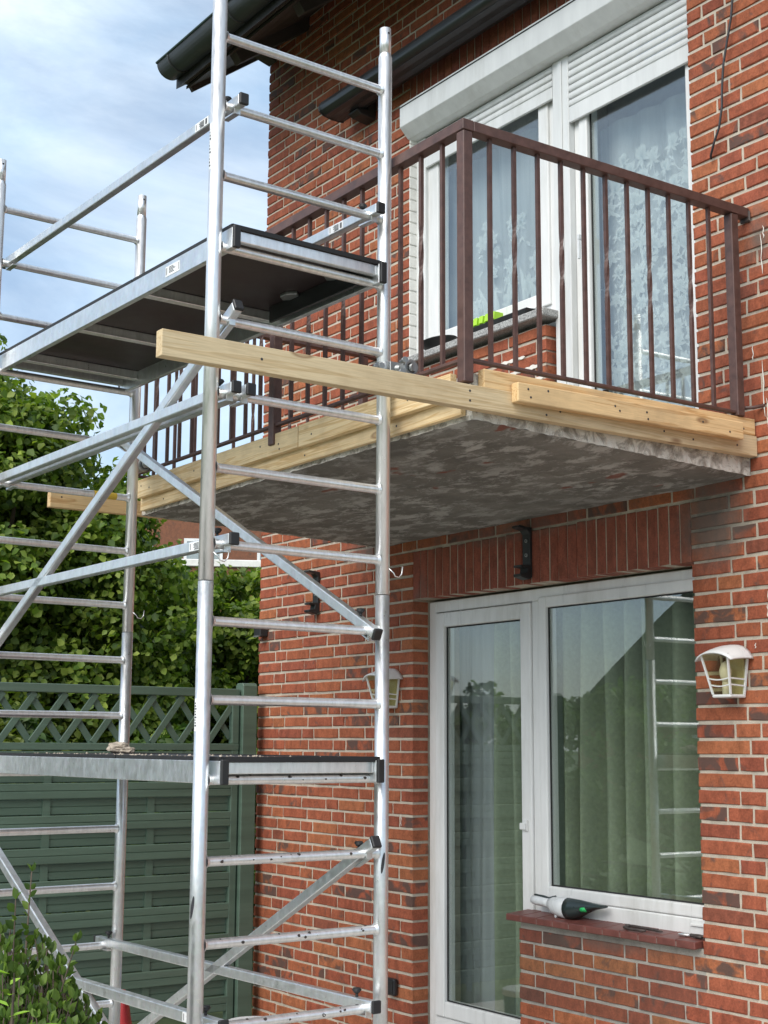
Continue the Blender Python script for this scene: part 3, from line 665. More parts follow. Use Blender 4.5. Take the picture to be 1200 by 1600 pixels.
# railing: posts, rails, bars each a part
def post(x, yy, z0, z1, s=.04): mb = MB(); mb.box(x-s/2, x+s/2, yy-s/2, yy+s/2, z0, z1); bp(mb, 'post', M['brown'], None, .003)
FY, SX, SXL = -1.392, -3.575, -6.125
post(SX, FY, 2.765, 3.632); post(-4.803, FY, 2.765, 3.632); post(SXL, FY, 2.70, 3.632); post(SX, -.085, 2.83, 3.632); post(SXL, -.085, 2.83, 3.632)
def rail(p, q, w, h): mb = MB(); mb.bar(p, q, w, h); return bp(mb, 'rail', M['brown'], None, .002)
TOPZ = 3.652
rail((SXL-.022, FY, TOPZ), (SX+.022, FY, TOPZ), .046, .038)
rail((SX, FY+.0235, TOPZ-.0005), (SX, -.004, TOPZ-.0005), .046, .037); rail((SXL, FY+.0235, TOPZ-.0005), (SXL, -.004, TOPZ-.0005), .046, .037)
BZ = 2.845
rail((SXL+.02, FY, BZ), (-4.823, FY, BZ), .022, .012); rail((-4.783, FY, BZ), (SX-.02, FY, BZ), .022, .012)
rail((SX, FY+.02, BZ), (SX, -.105, BZ), .022, .012); rail((SXL, FY+.02, BZ), (SXL, -.105, BZ), .022, .012)
def bar_mesh(twisted):
    mb = MB(); rings = []; z0, z1 = 2.852, 3.6325; ns = 1 if not twisted else 36
    for i in range(ns+1):
        z = z0+(z1-z0)*i/ns; t = (z-z0)/(z1-z0); a = 0
        if twisted: a = 2*math.pi*.5*min(1, max(0, (t-.38)/.30))
        s = .0066
        rings.append([(s*1.414*math.cos(a+math.pi/4+k*math.pi/2), s*1.414*math.sin(a+math.pi/4+k*math.pi/2), z) for k in range(4)])
    mb.loft(rings, False); me = mb.mesh('bar'); me.materials.append(M['brown']); return me
bm_ = [bar_mesh(False), bar_mesh(True)]
def bars(pts):
    for i, (x, yy) in enumerate(pts): o = link('bar', bm_[i % 2], None, bal); o.location = BP+Vector((x, yy, 0))
bars([(-4.803+1.228*(i+1)/10, FY) for i in range(9)]); bars([(SXL+1.322*(i+1)/11, FY) for i in range(10)])
bars([(SX, -1.392+1.307*(i+1)/12.2) for i in range(11)]); bars([(SXL, -1.392+1.307*(i+1)/12.2) for i in range(11)])
mb = MB(); mb.path([(SX+.01,-.065,2.865),(SX+.03,-.03,2.868),(SX+.06,.0,2.875)], .007, 8); bp(mb, 'wall_anchor', M['brown'])
mb = MB(); mb.box(SX-.02, SX+.03, -.012, -.003, 3.615, 3.66); bp(mb, 'anchor_plate', M['iron'], None, .004)

# ------------------------------------------------------------------ timbers on the balcony edge
def board(name, label, p, q, w, h, mat, screws=(), group=None, bevel=.003, up=(0,0,1)):
    """board from p to q (centres); screws: (fraction along, fraction up) on the outer face"""
    p = Vector(p); q = Vector(q); r = thing(name, label, 'board', p, 0, group)
    mb = MB(); mb.bar((0,0,0), q-p, w, h); mb.build('plank', mat, r, bevel, 2)
    d = (q-p).normalized(); out = Vector((1,0,0)) if abs(d.y) > .5 else Vector((0,-1,0))
    for u, v in screws:
        c = (q-p)*u+Vector((0,0,(v-.5)*h))+out*(w/2); mb = MB(); mb.tube(c-out*.002, c+out*.0008, .0042, 8); mb.build('screw', M['ink'], r)
    return r
X1 = BX1+.006
board('long_beam', 'long dusty timber beam jutting far out past the balcony edge and scaffold poles', (X1+.019,-2.49,2.716), (X1+.019,-.004,2.722), .038, .078, M['oldwood'], ((.443,.72),(.443,.3),(.575,.25),(.60,.5),(.80,.45),(.86,.3),(.955,.4),(.13,.5)), bevel=.002)
board('edge_board', 'tall pine board with rough sawn end on top of the long beam', (X1+.016,-1.325,2.790), (X1+.016,-.004,2.797), .032, .064, M['woody'], ((.5,.5),(.9,.5),(.95,.3)))
board('cleat_board', 'short pine cleat with dark knots screwed over the side boards', (X1+.0565,-1.215,2.752), (X1+.0565,-.118,2.762), .036, .066, M['woody'], ((.04,.7),(.05,.3),(.12,.78),(.42,.4),(.40,.62),(.54,.58),(.545,.22),(.80,.6),(.93,.3)), bevel=.004)
YF = BY-.006
board('front_board', 'lower pine formwork board along the balcony front edge', (BX0+.03,YF-.011,2.712), (-3.625,YF-.011,2.712), .022, .084, M['woodx'], ((.1,.3),(.3,.4),(.6,.3),(.85,.35)))
board('front_cleat', 'upper pine facing board on balcony front from left end to the butt joint', (BX0+.05,YF-.0365,2.767), (-4.612,YF-.0365,2.767), .028, .085, M['woodx'], ((.03,.62),(.09,.4),(.40,.5),(.80,.6),(.90,.45),(.905,.2)))
board('front_cleat', 'upper pine facing board on balcony front between butt joint and corner post', (-4.607,YF-.0365,2.768), (-3.645,YF-.0365,2.768), .028, .087, M['woodx'], ((.1,.4),(.4,.62),(.62,.3),(.75,.5)))
board('left_beam', 'pine beam end poking out past the far balcony corner behind the scaffold', (BX0-.026,-1.80,2.690), (BX0-.026,-.01,2.690), .038, .07, M['woody'], ((.03,.7),))

# ------------------------------------------------------------------ aluminium scaffold tower
TH = math.radians(1.877)
sc = thing('scaffold_tower', 'aluminium scaffold tower with two black decks standing before the balcony', 'scaffold', (-3.944, -2.130, .03), TH)
SO = Vector((0, 0, -.03))
def sp(mb, name, mat, parent=None, bevel=0, seg=1):
    o = mb.build(name, mat, parent or sc, bevel, seg)
    if parent is None: o.location = SO
    return o
W_, L_ = .684, 1.902; RS = .2427; Z0 = 3.916; PR = .0242; RR = .0152
rung_z = [Z0-RS*i for i in range(16)]
def rung_mesh():
    mb = MB(); seg = 40; prof = []
    for i in range(seg):
        a = 2*math.pi*i/seg; r = RR*(1.0 if i % 2 else .955) if (i//10) % 2 == 0 else RR
        prof.append((r*math.cos(a), r*math.sin(a)))
    y0, y1 = PR-.004, W_-PR+.004
    k = lambda f, yy: [(u*f, yy, v*f) for u, v in prof]
    mb.loft([k(1.40, y0), k(1.34, y0+.004), k(1.03, y0+.009), k(1, y0+.011), k(1, y1-.011), k(1.03, y1-.009), k(1.34, y1-.004), k(1.40, y1)], True, False)
    me = mb.mesh('rung'); me.materials.append(M['alu']); return me
rung_me = rung_mesh()
for fx, ztop, dz in ((0., 4.043, 0.), (-L_, 4.01, -.014)):
    for yy in (0., W_):
        seam = 2.098+dz
        for z0, z1, mt in ((.16, seam-.0015, 'galv'), (seam+.0015, ztop, 'alu')):
            mb = MB(); mb.tube((fx,yy,z0), (fx,yy,z1), PR, 28); sp(mb, 'upright', M[mt])
        mb = MB(); mb.tube((fx,yy,ztop), (fx,yy,ztop+.014), PR, 28, .0205, False); mb.tube((fx,yy,ztop+.012), (fx,yy,ztop+.112), .0205, 28); s_ = sp(mb, 'spigot', M['alu'])
        mb = MB(); mb.tube((fx+.0208,yy,ztop+.09), (fx+.0165,yy,ztop+.09), .0045, 10); mb.build('pin_hole', M['ink'], s_)
        # foot: spindle, castor fork and wheel
        mb = MB(); mb.tube((fx,yy,.12), (fx,yy,.16), .017, 14); mb.box(fx-.025, fx+.025, yy-.02, yy+.02, .075, .12); sp(mb, 'castor_fork', M['zinc'], None, .003)
        mb = MB(); mb.tube((fx,yy-.018,.08), (fx,yy+.018,.08), .05, 24); sp(mb, 'castor_wheel', M['black'], None, .004)
        # spring pin hook above the joint
        s = 1 if yy == 0 else 1
        mb = MB(); mb.path([(fx+.02,yy+.012,seam+.09),(fx+.026,yy+.028,seam+.075),(fx+.026,yy+.034,seam+.065),(fx+.026,yy+.05,seam+.062),(fx+.026,yy+.062,seam+.075),(fx+.026,yy+.066,seam+.10)], .0022, 8); sp(mb, 'spring_pin', M['alu'])
    for i in range(16):
        z = rung_z[i]+dz
        o = link('rung', rung_me, None, sc); o.location = SO+Vector((fx, 0, z))
# square tube braces with hook claws and black end caps
def brace(x0, z0, x1, z1, y, s=.036, mat='galv', ext=.055, caps=(1, 1), sticker=0, knob=(1, 0), y1=None):
    y1 = y if y1 is None else y1
    p = Vector((x0, y, z0+.012)); q = Vector((x1, y1, z1+.012)); d = (q-p).normalized()
    a, b = p-d*(ext if x0 > x1 else ext), q+d*ext
    mb = MB(); mb.bar(a, b, .030, s); o = sp(mb, 'brace', M[mat], None, .004, 2)
    for end, dd, cp, P0, kb in ((a, -d, caps[0], p, knob[0]), (b, d, caps[1], q, knob[1])):
        if cp: mb = MB(); mb.bar(end+dd*.0005, end+dd*.013, .034, s+.004); mb.build('end_cap', M['black'], o, .003)
        # claw under the rung
        mb = MB(); u = Vector((0,0,1)); c = P0-u*.03
        mb.bar(c-dd*.055+Vector((0,0,-.002)), c+dd*.02+Vector((0,0,-.004)), .022, .005); mb.bar(c+dd*.02+Vector((0,0,-.008)), c+dd*.02+Vector((0,0,.012)), .022, .006, (1,0,0)); mb.build('claw', M['galv'], o)
        if kb:
            kc = P0-dd*.045+Vector((0,0,s/2)); mb = MB(); mb.tube(kc, kc+u*.014, .005, 10); mb.tube(kc+u*.012, kc+u*.022, .008, 14, .016); mb.tube(kc+u*.022, kc+u*.028, .016, 14, .012); mb.build('knob', M['black'], o)
    if sticker:
        c0 = p.lerp(q, sticker); yy_ = c0.y-.0156; dv = d; up = Vector((0,0,1)); up = (up-dv*up.dot(dv)).normalized()
        def card(u0, u1, v0, v1, off, mt, nm, par):
            V = [c0+Vector((0,-.0153-off,0))+dv*u+up*v for u, v in ((u0,v0),(u1,v0),(u1,v1),(u0,v1))]; V += [v_+Vector((0,.0005,0)) for v_ in V]
            mb = MB(); mb.add(V, [(0,1,2,3),(0,4,5,1),(1,5,6,2),(2,6,7,3),(3,7,4,0)]); return mb.build(nm, mt, par)
        st = card(-.045,.045,-.0145,.0145,.0004, M['sticker'], 'sticker', o)
        mb = MB()
        for u in (-.036,-.032,-.028,.036): mb.box(u-.0012, u+.0012, -.0004, 0, -.010, .010)
        for k, (vv, ln) in enumerate(((.009,.03),(.005,.036),(.001,.03),(-.003,.034),(-.007,.026),(-.0105,.03))): mb.box(-.018, -.018+ln, -.0004, 0, vv-.0008, vv+.0008)
        R_ = Matrix((dv, Vector((0,1,0)), up)).transposed()
        mb.v = [tuple(R_ @ Vector(v)+c0+Vector((0,-.0162,0))) for v in mb.v]; mb.build('sticker_print', M['ink'], o)
    return o
NY, FYs = .062, .622
brace(0, rung_z[1], -L_, rung_z[1]-.01, NY, sticker=.10)
brace(0, rung_z[2], -L_, rung_z[2]-.01, FYs, sticker=.10)
brace(0, rung_z[4], -L_, rung_z[8]-.01, NY, knob=(0, 0))
brace(0, rung_z[5], -L_, rung_z[5]-.01, NY-.004)
brace(0, rung_z[5], -L_, rung_z[5]-.01, NY+.050)
brace(0, rung_z[7], -L_, rung_z[7]-.01, NY, sticker=.08)
brace(-L_, rung_z[4]-.01, 0, rung_z[8], FYs, knob=(0, 1))
brace(0, rung_z[11], -L_, rung_z[15]-.01, FYs, knob=(1, 0))
brace(0, rung_z[13], -L_, rung_z[13]-.01, FYs, knob=(1, 1))
brace(0, rung_z[13], -L_, rung_z[13]-.01, NY, sticker=.06)
brace(-L_, rung_z[11]-.01, 0, rung_z[15], NY, s=.034)
# decks
def deck(i, trap):
    z = rung_z[i]; zt = z+.058; zb = z-.012
    root = sc
    x0, x1 = -L_-.045, .050
    y0, y1 = .048, W_-.048
    for yy in (y0, y1):
        mb = MB(); mb.box(x0, x1, yy-.011, yy+.011, zb, zt); o = sp(mb, 'deck_side_beam', M['galv'], None, .002)
        mb = MB(); mb.box(x1+.0005, x1+.016, yy-.013, yy+.013, zb-.002, zt+.004); mb.build('end_cap', M['black'], o, .003)
        mb = MB(); mb.box(x0-.014, x0-.0005, yy-.013, yy+.013, zb-.002, zt+.004); mb.build('end_cap', M['black'], o, .003)
    mb = MB(); mb.box(.012, .038, y0+.0115, y1-.0115, zt-.040, zt-.004); sp(mb, 'deck_end_beam', M['alu'], None, .002)
    mb = MB(); mb.box(-L_-.034, -L_-.006, y0+.0115, y1-.0115, zt-.040, zt-.004); sp(mb, 'deck_end_beam', M['alu'], None, .002)
    for xx in (-.66, -1.22, -1.78):
        mb = MB(); mb.box(xx-.014, xx+.014, y0+.0115, y1-.0115, zt-.038, zt-.0045); mb.box(xx-.02, xx+.02, y0+.0115, y1-.0115, zt-.043, zt-.0385); sp(mb, 'deck_cross_beam', M['alu'], None, .002)
    for a, b in ((-L_-.036, -.665), (-.657, .042)):
        mb = MB(); mb.box(a, b, y0-.004, y1+.004, zt-.0035, zt+.0075); o = sp(mb, 'deck_panel', M['ply'], None, .001)
        for ya, yb in ((y0-.010, y0-.0045), (y1+.0045, y1+.010)):
            mb = MB(); mb.box(a-.0005, b+.0008, ya, yb, zt+.0005, zt+.012); mb.build('deck_trim', M['plyedge'], o)
    mb = MB(); mb.box(.0428, .0465, y0-.008, y1+.008, zt-.003, zt+.012); sp(mb, 'deck_trim', M['plyedge'])
    if trap:
        mb = MB(); mb.box(-.60, -.03, y1-.052, y1-.040, zb+.004, zt-.004); sp(mb, 'hinge_rail', M['blackmetal'], None, .002)
        for xx in (-.42, -.13):
            mb = MB(); mb.prism([(xx-.05,y1-.075),(xx-.02,y1-.105),(xx+.02,y1-.105),(xx+.05,y1-.075),(xx+.03,y1-.054),(xx-.03,y1-.054)], 'z', zt-.016, zt-.004); sp(mb, 'hinge', M['zinc'], None, .002)
deck(3, True); deck(10, False)
mb = MB(); zc_ = rung_z[3]+.024; mb.box(-.40, -.30, .0358, .0368, zc_-.018, zc_+.018); st = sp(mb, 'sticker', M['sticker'])
mb = MB()
for u in (-.395, -.389, -.306): mb.box(u-.001, u+.001, .0352, .0357, zc_-.013, zc_+.013)
for k in range(5): mb.box(-.375, -.345+.008*(k % 3), .0352, .0357, zc_+.011-.005*k, zc_+.013-.005*k)
mb.build('sticker_print', M['ink'], st)
# vertical sticker and oval marks on the near upright
mb = MB()
def curved_card(mb, yaw0, yaw1, z0, z1, r):
    n = 6; V = []
    for i in range(n+1):
        a = yaw0+(yaw1-yaw0)*i/n
        V += [(r*math.cos(a), r*math.sin(a), z0), (r*math.cos(a), r*math.sin(a), z1)]
    mb.add(V, [(2*i, 2*i+2, 2*i+3, 2*i+1) for i in range(n)], True)
def cam_yaw(yy=0):   # direction from the upright towards the garden side where the stickers face
    return math.radians(-62)
cy = cam_yaw()
curved_card(mb, cy-.75, cy-.1, 1.635, 1.735, PR+.0006); st = sp(mb, 'sticker', M['sticker'])
mb = MB()
for k in range(9): curved_card(mb, cy-.60, cy-.25-.08*(k % 3), 1.65+.0085*k, 1.6545+.0085*k, PR+.0011)
mb.build('sticker_print', M['ink'], st)
mb = MB(); curved_card(mb, cy-.7, cy-.1, 3.44, 3.60, PR+.0006); st = sp(mb, 'sticker', M['sticker'])
mb = MB()
for k in range(12): curved_card(mb, cy-.62, cy-.3-.09*(k % 4), 3.45+.0115*k, 3.456+.0115*k, PR+.0011)
mb.build('sticker_print', M['ink'], st)
for yy, zz in ((0, 1.115), (W_, 1.215)):
    V = []; mb = MB(); c0 = cam_yaw()-.15 if yy == 0 else cam_yaw()+.7
    for i in range(14):
        a = 2*math.pi*i/14; q = c0+.22*math.cos(a)+.2*math.sin(a); V.append(((PR+.0007)*math.cos(q), yy+(PR+.0007)*math.sin(q), zz+.034*math.sin(a)))
    V.append(((PR+.001)*math.cos(c0), yy+(PR+.001)*math.sin(c0), zz)); mb.add(V, [(i, (i+1) % 14, 14) for i in range(14)]); sp(mb, 'oval_label', M['ink'])
mb = MB(); mb.tube((-L_,W_-.19,rung_z[5]-.014), (-L_,W_-.08,rung_z[5]-.014), RR+.0006, 20, None, False); sp(mb, 'yellow_mark', M['yellow'])
# mortar splashes on the lower rungs
rs_ = random.Random(9); mb = MB()
for i in (10, 11, 12, 13):
    for _ in range(9):
        yy = rs_.uniform(.06, .62); a0 = rs_.uniform(-.2, 1.5); r = RR+.0006; w = rs_.uniform(.002, .007); V = []
        for k in range(7): t = 2*math.pi*k/7; q = a0+w/RR*.9*math.sin(t)*rs_.uniform(.6, 1.2); V.append((r*math.cos(q), yy+w*math.cos(t)*rs_.uniform(.7, 1.3), rung_z[i]+r*math.sin(q)))
        mb.add(V, [tuple(range(7))])
sp(mb, 'dried_splash', M['iron'])['kind'] = 'stuff'
# coupler clamping the scaffold to the balcony rail
cp = thing('scaffold_coupler', 'grey steel swivel coupler clamping scaffold pole to balcony railing', 'clamp', (-3.967, -1.446, 2.885))
mb = MB()
def ring(mb, c, r0, r1, h, axis='z', n=22):
    rings = []
    for r, s in ((r0,-1),(r1,-1),(r1,1),(r0,1),(r0,-1)):
        rings.append([(c[0]+r*math.cos(2*math.pi*i/n), c[1]+r*math.sin(2*math.pi*i/n), c[2]+s*h/2) if axis == 'z' else (c[0]+s*h/2, c[1]+r*math.cos(2*math.pi*i/n), c[2]+r*math.sin(2*math.pi*i/n)) for i in range(n)])
    mb.loft(rings, True, False)
ring(mb, (0,0,0), PR+.0005, PR+.008, .044); mb.build('half_coupler', M['zinc'], cp, .002)
mb = MB(); ring(mb, (.075,.050,-.005), .016, .030, .046, 'x'); mb.build('half_coupler', M['zinc'], cp, .002)
mb = MB(); mb.tube((.026,.012,0), (.062,.03,-.004), .014, 14); mb.box(.030, .052, -.008, .030, -.02, .02); mb.build('swivel_pin', M['zinc'], cp, .002)
for x, yy, z in ((.014,-.036,0), (-.012,-.038,.004), (.085,.012,.012), (.07,.012,-.026)):
    mb = MB(); mb.tube((x,yy,z), (x+.03,yy-.004,z), .0065, 10); mb.tube((x+.022,yy-.003,z), (x+.036,yy-.005,z), .0115, 6); mb.build('bolt', M['zinc'], cp)
mb = MB(); mb.tube((.05,.054,-.005), (.11,.054,-.005), .015, 14); mb.build('clamped_stub', M['zinc'], cp)
cp2 = thing('scaffold_coupler', 'small dark coupler on far balcony rail corner behind second scaffold frame', 'clamp', (-5.93, -1.43, 2.86))
mb = MB(); ring(mb, (0,0,0), .018, .030, .04, 'x'); mb.build('half_coupler', M['zinc'], cp2)
mb = MB(); mb.tube((-.06,.0,.0), (.05,0,.0), .0165, 12); mb.build('clamped_stub', M['zinc'], cp2)
mb = MB(); mb.tube((.0,-.03,.02), (.0,-.03,.055), .009, 8); mb.build('bolt', M['zinc'], cp2)
# rubble lying on the lower deck
def lump(name, label, c, s, seed, group=None):
    r_ = random.Random(seed); bm = bmesh.new(); bmesh.ops.create_icosphere(bm, subdivisions=3, radius=1)
    for v in bm.verts:
        n = 1+.35*mnoise.fractal(v.co*1.6+Vector((seed*3.1, 0, 0)), 1, 2, 4); v.co = Vector((v.co.x*s[0]*n, v.co.y*s[1]*n, v.co.z*s[2]*n))
    zmin = min(v.co.z for v in bm.verts)
    for v in bm.verts: v.co.z -= zmin
    me = bpy.data.meshes.new(name); bm.to_mesh(me); bm.free(); o = link(name, me, M['rubble']); o.location = c; tag(o, label, 'rubble', group); return o
dz = rung_z[10]+.058+.0075
def on_deck(px, py): return Vector((-3.944,-2.130,0))+Vector((math.cos(TH)*px-math.sin(TH)*py, math.sin(TH)*px+math.cos(TH)*py, dz))
lump('rubble_lump', 'larger pale lump of broken mortar on the lower scaffold deck', on_deck(-1.72, .57), (.05,.045,.022), 1)
lump('rubble_lump', 'smaller pale mortar lump beside the larger one on lower deck', on_deck(-1.63, .57), (.03,.03,.014), 2)
crumbs = MB(); rc = random.Random(5)
for _ in range(160):
    P = on_deck(rc.uniform(-1.9, .02), rc.uniform(.06, .62)); r = rc.uniform(.002, .007)
    V = [P+Vector((r*rc.uniform(.6,1.3)*math.cos(a_), r*rc.uniform(.6,1.3)*math.sin(a_), 0)) for a_ in (0,1.26,2.5,3.8,5.0)]+[P+Vector((0,0,r*rc.uniform(.5,1)))]
    crumbs.add(V, [(0,1,5),(1,2,5),(2,3,5),(3,4,5),(4,0,5),(4,3,2,1,0)])
o = crumbs.build('mortar_crumbs', M['rubble']); o['kind'] = 'stuff'; tag(o, 'scattered pale mortar crumbs lying on the lower scaffold deck', 'crumbs')

# ------------------------------------------------------------------ fittings on the facade
def lantern(x, label):
    t = thing('wall_lantern', label, 'lamp', (x, 0, 1.79), 0, 'white lanterns beside the patio door')
    F0 = lambda z: (.132-.046*(1-z/.150))      # outer width by height
    D0 = lambda z: (.112-.036*(1-z/.150))
    mb = MB(); mb.box(-.045, .045, -.010, -.0005, -.005, .175); mb.build('back_plate', M['white'], t, .003)
    zs = [0, .035, .060, .150]
    # frame bars
    mb = MB()
    for sx in (-1, 1):
        mb.bar((sx*F0(0)/2,-D0(0)-.008,0), (sx*F0(.15)/2,-D0(.15)-.008,.15), .007, .007, (0,1,0)); mb.bar((sx*F0(0)/2,-.010,0), (sx*F0(.15)/2,-.010,.15), .008, .008, (0,1,0))
    for z in (.036, .060):
        for sx in (-1, 1): mb.bar((sx*F0(z)/2,-.012,z-.004), (sx*F0(z)/2,-D0(z)-.008,z), .004, .0055)
        mb.path([(-F0(z)/2+F0(z)*i/8, -D0(z)-.008-.002*math.sin(math.pi*i/8), z-.007*math.sin(math.pi*i/8)) for i in range(9)], .0026, 6)
    mb.build('lantern_frame', M['white'], t)
    mb = MB(); mb.box(-F0(0)/2-.003, F0(0)/2+.003, -D0(0)-.012, -.002, -.012, .0); mb.build('base_tray', M['white'], t, .005, 2)
    mb = MB(); ins = .002
    mb.loft([[(-F0(z)/2+ins,-.012,z),(-F0(z)/2+ins,-D0(z)-.008+ins,z),(F0(z)/2-ins,-D0(z)-.008+ins,z),(F0(z)/2-ins,-.012,z)] for z in (.001,.149)], False, False); mb.build('lantern_glass', M['lampglass'], t)
    # hood: shallow vaulted cap with overhang
    mb = MB(); n = 10; m_ = 8; top = []; 
    for lay, dzz in ((0, 0.), (1, -.006)):
        for i in range(n+1):
            for j in range(m_+1):
                u = -1+2*i/n; v = j/m_; hx = .088; z = .155+.034*(1-u*u)**.8*(1-.55*v*v)+.016*(1-abs(u))*v*0-.014*v*v+dzz
                z += .012*(abs(u)**2)*v*.0
                top.append((u*hx, -.002-v*.142*(1-.10*u*u), z-.018*abs(u)**3*(1-v*.3)))
    A_ = (n+1)*(m_+1); Fc = []
    for i in range(n):
        for j in range(m_):
            a = i*(m_+1)+j; Fc += [(a, a+1, a+m_+2, a+m_+1), (A_+a+m_+1, A_+a+m_+2, A_+a+1, A_+a)]
    for i in range(n): a = i*(m_+1)+m_; Fc.append((a, A_+a, A_+a+m_+1, a+m_+1)); a = i*(m_+1); Fc.append((a+m_+1, A_+a+m_+1, A_+a, a))
    for j in range(m_): a = j; Fc.append((a+1, A_+a+1, A_+a, a)); a = n*(m_+1)+j; Fc.append((a, A_+a, A_+a+1, a+1))
    mb.add(top, Fc, True); mb.build('hood', M['white'], t)
    mb = MB(); mb.tube((0,-.06,.0), (0,-.06,.045), .014, 14); mb.loft([[(r*math.cos(a),-.06+r*math.sin(a),z) for a in [2*math.pi*k/14 for k in range(14)]] for r, z in ((.012,.045),(.022,.07),(.024,.09),(.016,.115),(.003,.124))], True); mb.build('bulb', M['bulb'], t)
lantern(-3.70, 'white half lantern on the brick pier between window jamb and picture edge'.replace('picture edge', 'open wall'))
lantern(-5.958, 'white half lantern partly behind the scaffold upright left of the door')
def bracket(x, z0, label):
    t = thing('awning_bracket', label, 'bracket', (x, 0, z0), 0, 'black awning brackets')
    mb = MB(); mb.prism([(-.001,0.0),(-.001,.225),(-.075,.232),(-.078,.222),(-.03,.212),(-.016,.195),(-.016,.055),(-.070,.052),(-.070,.042),(-.030,.040),(-.034,.018),(-.072,.012),(-.070,.000),(-.02,-.012)], 'x', -.026, .026); mb.build('claw', M['blackmetal'], t, .002)
    for z in (.165, .10):
        mb = MB(); mb.tube((.004,-.0158,z), (.004,-.021,z), .0085, 12); b_ = mb.build('bolt', M['zinc'], t)
        mb = MB(); mb.tube((.004,-.0212,z), (.004,-.0225,z), .0035, 6); mb.build('bolt_socket', M['ink'], b_)
bracket(-4.895, 2.345, 'black steel awning bracket on the soldier course under the balcony')
bracket(-6.69, 2.315, 'black steel awning bracket on plain brickwork behind the diagonal brace')
aw = thing('awning', 'dark grey rounded awning cassette mounted above the roller shutter', 'awning', (-6.36, 0, 5.0))
prof = [(-.238,.098),(-.232,.075),(-.205,.058),(-.15,.048),(-.075,.050),(-.060,.070),(-.055,.150),(-.075,.172),(-.12,.176),(-.175,.162),(-.215,.135)]
mb = MB(); mb.prism(prof, 'x', 0, 4.5, True); mb.build('cassette', M['awning'], aw)
mb = MB(); pf = [(-.149+(u+.149)*1.03, .112+(v-.112)*1.05) for u, v in prof]; mb.prism(pf, 'x', -.012, -.0005); mb.build('end_cap', M['black'], aw, .004)
for xx in (.13, 2.2):
    mb = MB(); mb.prism([(-.002,.0),(-.002,.19),(-.054,.18),(-.054,.048),(-.12,.046),(-.13,.030),(-.10,.012)], 'x', xx, xx+.09); mb.build('wall_bracket', M['black'], aw, .004)
mb = MB(); mb.prism([(-.2,.0555),(-.1,.047),(-.1,.0455),(-.2,.054)], 'x', .002, 4.5); mb.build('front_rail_seam', M['ink'], aw)
so = thing('wall_socket', 'dark brown outdoor power socket low on the door pier', 'socket', (-5.938, 0, .43))
mb = MB(); mb.box(-.040, .040, -.030, -.0045, -.040, .040); mb.build('housing', M['black'], so, .008, 2)
mb = MB(); mb.box(-.030, .030, -.036, -.0305, -.028, .030); mb.build('flap', M['black'], so, .003)
jb = thing('junction_box', 'small black box at the wall corner above the fence post', 'box', (-7.26, 0, 2.245))
mb = MB(); mb.box(-.040, .035, -.055, -.003, -.03, .03); mb.build('housing', M['blackmetal'], jb, .003)
mb = MB(); mb.box(-.035, .030, -.062, -.0555, -.034, -.026); mb.build('lid_edge', M['zinc'], jb)
mb = MB(); pts = [(-3.735,-.006,3.936),(-3.725,-.018,3.945),(-3.70,-.026,3.985),(-3.668,-.028,4.04),(-3.650,-.028,4.12),(-3.648,-.026,4.20),(-3.636,-.026,4.30),(-3.612,-.024,4.40),(-3.590,-.024,4.48),(-3.575,-.022,4.60),(-3.57,-.02,5.2),(-3.57,-.008,5.28)]
mb.path(pts, .0048, 8); mb.build('hanging_cable', M['ink']); tag(bpy.data.objects['hanging_cable'], 'thin black cable hanging down the brick right of the shutter', 'cable')

# ------------------------------------------------------------------ things on the sills
vac = thing('hand_vacuum', 'white and dark handheld vacuum with green button lying on red sill', 'vacuum', (-4.90, .035, .868))
def ell_loft(mb, secs, n=18):
    """secs: (x, zc, ry, rz)"""
    mb.loft([[(x, ry*math.cos(2*math.pi*i/n), zc+rz*math.sin(2*math.pi*i/n)) for i in range(n)] for x, zc, ry, rz in secs])
mb = MB(); ell_loft(mb, [(-.035,.062,.014,.010),(-.030,.062,.020,.018),(.0,.060,.021,.021),(.05,.058,.020,.020),(.085,.055,.021,.022)]); mb.build('handle', M['silverplastic'], vac)
mb = MB(); mb.path([(-.02,.0,.083),(.04,.0,.080),(.075,.0,.074),(.098,.0,.080),(.118,.0,.088)], [.005,.006,.007,.008,.004], 10); mb.build('grip_trim', M['darkgreen'], vac)
mb = MB(); ell_loft(mb, [(.080,.054,.022,.024),(.110,.048,.032,.038),(.150,.046,.037,.043),(.196,.045,.040,.044)]); mb.build('body', M['silverplastic'], vac)
mb = MB(); ell_loft(mb, [(.1965,.045,.0405,.0445),(.23,.045,.040,.043),(.27,.050,.036,.037),(.31,.058,.028,.026),(.36,.066,.026,.014),(.405,.070,.026,.007),(.414,.070,.025,.005)]); mb.build('dust_bowl', M['darkgreen'], vac)
mb = MB(); ell_loft(mb, [(.295,.050,.010,.006),(.302,.052,.033,.016),(.325,.055,.031,.015),(.345,.056,.010,.008)]); mb.build('release_button', M['brightgreen'], vac)
mb = MB(); mb.tube((.13,-.012,.0), (.13,-.012,.012), .006, 10); mb.build('foot', M['silverplastic'], vac)
pl = thing('pliers', 'open rusty pliers with curved dark handles lying on red sill', 'pliers', (-4.24, .005, .868))
mb = MB(); mb.path([(-.10,.02,.010),(-.085,-.012,.010),(-.05,-.024,.008),(.0,-.020,.008),(.04,-.018,.008)], [.005,.006,.006,.0055,.004], 8); mb.build('handle', M['iron'], pl)
mb = MB(); mb.path([(-.10,.02,.011),(-.075,.028,.012),(-.03,.024,.012),(.03,.022,.011),(.07,.020,.010),(.10,.014,.010)], [.005,.006,.006,.0055,.006,.003], 8); mb.build('handle', M['iron'], pl)
mb = MB(); mb.tube((-.098,.02,.003), (-.098,.02,.018), .010, 12); mb.build('pivot', M['iron'], pl)
